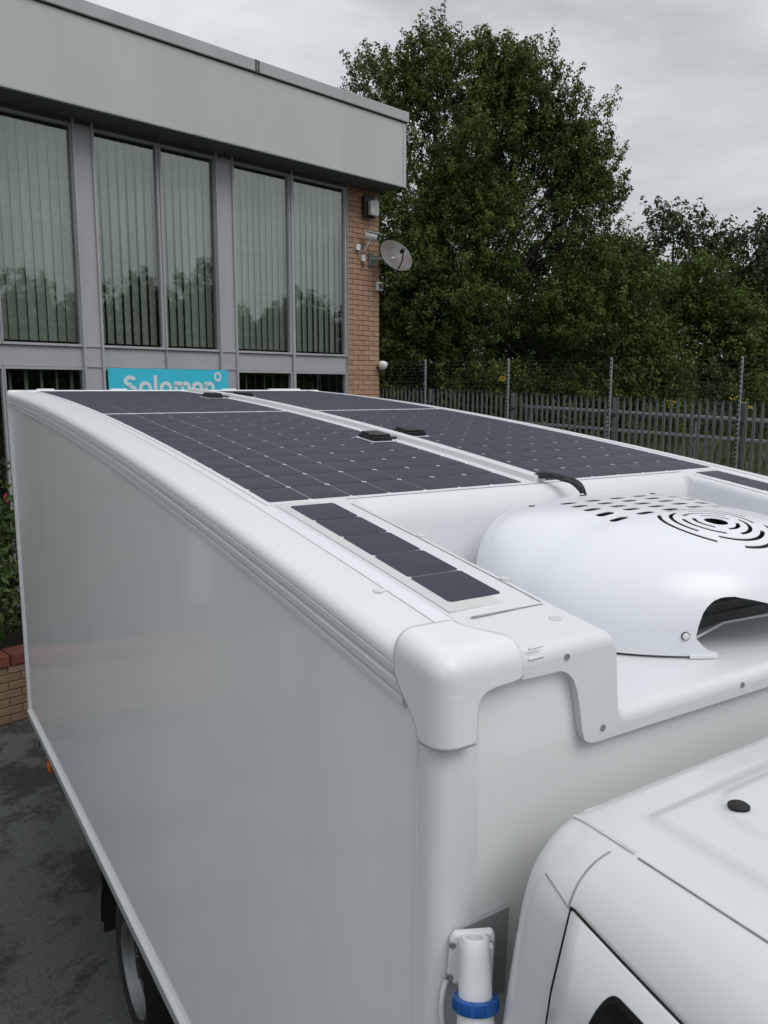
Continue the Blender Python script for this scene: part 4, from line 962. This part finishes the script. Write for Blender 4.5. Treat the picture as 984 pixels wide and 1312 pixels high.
# ---- chassis, wheel, lamps under the box
MB().box(X0+.04, X1-.04, 1.02, Y1-.05, ZBOT-.06, ZBOT-.001).build('floor', 'dark', tr)
for x in (1.25, 2.15): MB().box(x, x+.09, -1.2, Y1-.1, ZBOT-.24, ZBOT-.065).build('chassis_beam', 'blackp', tr)
MB().cyl((X0+.3, 3.42, .345), (1, 0, 0), .06, X1-X0-.6, 12).build('axle', 'blackp', tr)
def wheel(xo, y, sgn):
    c = Vector((xo, y, .345)); ax = Vector((sgn, 0, 0))
    w_ = MB().lathe(c, ax, [(.20, .0), (.215, -.006), (.27, -.012), (.318, .0), (.337, .022), (.343, .05), (.343, .17), (.335, .2), (.31, .215), (.21, .215), (.2, .2)], 48).build('wheel', 'rubber', tr, smooth=40)
    MB().lathe(c, ax, [(.209, .004), (.205, -.004), (.196, .0), (.190, .02), (.180, .05)], 40).build('rim', 'rim', w_, smooth=50)
    MB().lathe(c, ax, [(.181, .049), (.175, .06), (.15, .075), (.11, .07), (.085, .045), (.05, .04), (.045, .02), (.001, .02)], 40).build('wheel_disc', 'blackp', w_, smooth=50)
    mb = MB()
    for k in range(6):
        a = 2*math.pi*k/6; mb.cyl(c+Vector((sgn*.045, .075*math.cos(a), .075*math.sin(a))), (-sgn, 0, 0), .011, .02, 6)
    mb.build('wheel_nut', 'steel', w_)
    mb = MB()
    for k in range(10):
        a = 2*math.pi*k/10; mb.cyl(c+Vector((sgn*.062, .15*math.cos(a), .15*math.sin(a))), (-sgn, 0, 0), .02, .006, 10)
    mb.build('hand_hole', 'gap', w_)
for y in (3.42, -.55):
    wheel(X0+.10, y, 1); wheel(X1-.10, y, -1)
for x in (X0+.07, X1-.28): MB().box(x, x+.21, 3.86, 3.868, .27, ZBOT-.02).build('mud_flap', 'rubber', tr)
for x in (X0+.05, X1-.29):
    MB().grid([[(x, 3.42+.40*math.cos(a), .36+.42*math.sin(a)), (x+.24, 3.42+.40*math.cos(a), .36+.42*math.sin(a))] for a in [math.pi*k/14 for k in range(15)]]).build('wheel_arch', 'rubber', tr, smooth=60)
MB().box(X0-.008, X0+.02, 4.72, 4.80, ZBOT-.09, ZBOT-.045).build('marker_lamp', 'orange', tr, bevel=.006)
MB().box(X0-.02, X0+.02, 5.02, 5.05, ZBOT-.05, ZBOT-.002).build('rail_bracket', 'alu', tr)

# ---- cab
CY1 = .865
side = [(.882, -.664), (.862, -.668), (.836, -.677), (.812, -.692), (.792, -.712), (.777, -.737), (.766, -.770), (.755, -.82), (.738, -.92), (.722, -1.05), (.70, -1.3), (.69, -1.6), (.69, -2.0), (.70, -2.5)]
sp = catmull([(x, 0, z) for x, z in side], 4)
def drop(y): return 0 if y > .3 else -.10*((.3-y)/.9)**2        # the roof falls away forward
def sidepts(y):
    # round the rear edge of the cab
    rr = .05; t = (CY1-y)/rr; ins = 0 if t >= 1 else rr*(1-math.sqrt(max(0, 1-(1-t)**2)))
    dz = -.03*max(0, .80-y)-(0 if y > -.1 else .18*(-.1-y))
    return [(p.x+ins*(.6+.4*smoothstep(-.664, -.76, p.z)), y, H+p.z-ins*.25*smoothstep(-.664, -.70, p.z)*smoothstep(-1.0, -.8, p.z)+dz+drop(y)*(1 if p.z > -1.1 else 0)-.010*smoothstep(.02, 0, CY1-y)*smoothstep(-.80, -.664, p.z)) for p in sp]
ysc = [CY1-.05*(1-math.cos(a)) for a in arcpts(6)]+[.80-.02*k for k in range(1, 34)]+[.1, 0, -.1, -.2, -.3, -.4, -.5, -.6]
for f in (lambda x: x, mx_):
    MB().grid([[(f(x), y, z) for x, y, z in sidepts(y)] for y in ysc]).build('cab_side', 'cabw', tr, smooth=50)
# roof skin with swaged plateau and oval
def roofz(x, y):
    u_ = min(x, mx_(x))-.882; z = H-.664+.012*(1-((x-XC)/.87)**2)
    z += .013*smoothstep(.078, .100, u_)*smoothstep(.0, .03, CY1-.075-y)
    ex = max(abs(x-1.30)-.16, 0); ey = y-.66; rr = math.hypot(ex, ey)
    z += .009*(1-smoothstep(.078, .096, rr))
    return z-.03*max(0, .80-y)+drop(y)-(0 if y > -.1 else .18*(-.1-y))-.010*smoothstep(.02, 0, CY1-y)
xsr = [.882+.008*k for k in range(0, 70)]+[1.45+.05*k for k in range(0, 12)]; xsr = [x for x in xsr if x < mx_(.882)-.56]+[mx_(.882)-.55+.0275*k for k in range(21)]
ysr = [CY1-.0006-.05*(1-math.cos(a)) for a in arcpts(7)]+[CY1-.0586-.008*k for k in range(57)]+[.34-.06*k for k in range(0, 16)]
def roof_in(x, y):
    t = (CY1-y)/.05; ins = 0 if t >= 1 else .05*(1-math.sqrt(max(0, 1-(1-t)**2))); u_ = min(x, mx_(x))-.882; q = .6*ins*max(0, 1-u_/.2)
    return x+q if x < XC else x-q
MB().grid([[(roof_in(x, y), y, roofz(x, y)) for x in xsr] for y in ysr]).build('cab_roof', 'cabw', tr, smooth=60)
zz = [H-.69, H-1.2, H-2.4]
MB().grid([[(x, CY1-.0005 if k == 0 else CY1-.012, z) for x in (.92, XC, mx_(.92))] for k, z in enumerate([H-.672]+zz)]).build('cab_rear', 'cabw', tr, smooth=60)
# roof to side seam
MB().tube([(.880, y, roofz(.882, y)+.0005) for y in [.72-.04*k for k in range(20)]], .0015, 6).build('roof_seam', 'seal', tr)
MB().tube([(.884, y, roofz(.882, y)+.0015) for y in [.850-.02*k for k in range(7)]], .003, 6).build('roof_seam', 'cabw', tr, smooth=60)
# rubber roof plug
MB().lathe((1.087, .704, roofz(1.087, .704)), (0, 0, 1), [(.0165, -.001), (.0165, .003), (.013, .0055), (.0001, .0065)], 24).build('roof_plug', 'rubber', tr, smooth=50)
def offs(y, k, o):
    # point on the cab side skin, k along the section, o metres outwards
    P_ = sidepts(y); k = max(0, min(len(P_)-1.001, k)); i_ = int(k); t = k-i_; a, b = Vector(P_[i_]), Vector(P_[i_+1]); p = a.lerp(b, t); d = (b-a).normalized(); n_ = Vector((d.z, 0, -d.x))
    if n_.x > 0: n_ = -n_
    return p+n_*o
def kz(y, z):
    P_ = sidepts(y)
    for i_ in range(len(P_)-1):
        if P_[i_][2] >= z >= P_[i_+1][2]: return i_+(P_[i_][2]-z)/(P_[i_][2]-P_[i_+1][2]+1e-9)
    return len(P_)-1.01
DY = .742
def doortop(y): return H-.728-.16*max(0, DY-y)-.25*max(0, .2-y)**1.5
for f in (lambda x: x, mx_):
    ys = [DY-.03*k for k in range(0, 30)]
    def skin(o, ya, zlo, ztop, nz_=14):
        return [[offs(y, kz(y, ztop(y)+(zlo-ztop(y))*j/nz_), o) for j in range(nz_+1)] for y in ya]
    def fl(rows): return [[(f(p.x), p.y, p.z) for p in r] for r in rows]
    MB().grid(fl(skin(.0055, [DY+.009]+ys, H-2.3, lambda y: doortop(y)+.003))).build('door_gap', 'gap', tr)
    door = MB().grid(fl(skin(.0095, ys, H-2.29, lambda y: doortop(y)-.002*0))).build('cab_door', 'cabw', tr, smooth=60)
    sol = door.modifiers.new('thick', 'SOLIDIFY'); sol.thickness = .005; sol.offset = 0
    # window with rounded upper rear corner
    def wtop(y): return doortop(y)-.042-.10*max(0, 1-(DY-.060-y)/.05)**2.2
    wy = [DY-.060-.006*k for k in range(13)]+[DY-.14-.04*k for k in range(1, 16)]
    MB().grid(fl(skin(.0128, [DY-.054]+wy, H-1.35, lambda y: wtop(y)+.010))).build('window_rubber', 'gap', door, smooth=60)
    MB().grid(fl(skin(.0145, wy, H-1.345, wtop))).build('window', 'glassdark', door, smooth=60)
    # pillar seam behind the door and a curved seam at the roof rail
    MB().tube([Vector((f(p.x), p.y, p.z)) for p in [offs(DY+.014+.004*math.sin(k/14*3.1), 4+k*(kz(DY, doortop(DY))-4)/14, .0002) for k in range(15)]], .0016, 6).build('pillar_seam', 'seal', tr)
    MB().tube([Vector((f(p.x), p.y, p.z)) for p in [offs(.815+(DY+.012-.815)*(k/8), kz(DY, doortop(DY))-2.5+k*.35, .0001) for k in range(9)]], .0012, 6).build('pillar_seam', 'seal', tr)
# windscreen, bonnet and front (outside the picture)
wr = []
for y, z, hw in ((-.58, H-.92, .80), (-.75, H-1.12, .86), (-.95, H-1.40, .91), (-1.08, H-1.62, .93)):
    wr.append([(XC+hw*t, y+.12*t*t, z) for t in [-1+.25*k for k in range(9)]])
MB().grid(wr).build('windscreen', 'glassdark', tr, smooth=60)
wr = []
for y, z, hw in ((-1.08, H-1.625, .95), (-1.35, H-1.75, .98), (-1.55, H-1.95, .97), (-1.6, H-2.3, .98), (-1.58, H-2.6, .98)):
    wr.append([(XC+hw*t, y+.16*t*t, z-.03*t*t) for t in [-1+.25*k for k in range(9)]])
MB().grid(wr).build('bonnet', 'cabw', tr, smooth=60)
for f in (lambda x: x, mx_):
    MB().grid([[(f(.70), y, z0_), (f(.71), y, z1_)] for y, z0_, z1_ in ((-.58, H-2.2, H-.95), (-.9, H-2.1, H-1.32), (-1.2, H-2.3, H-1.66), (-1.44, H-2.58, H-1.9))]).build('wing', 'cabw', tr, smooth=60)
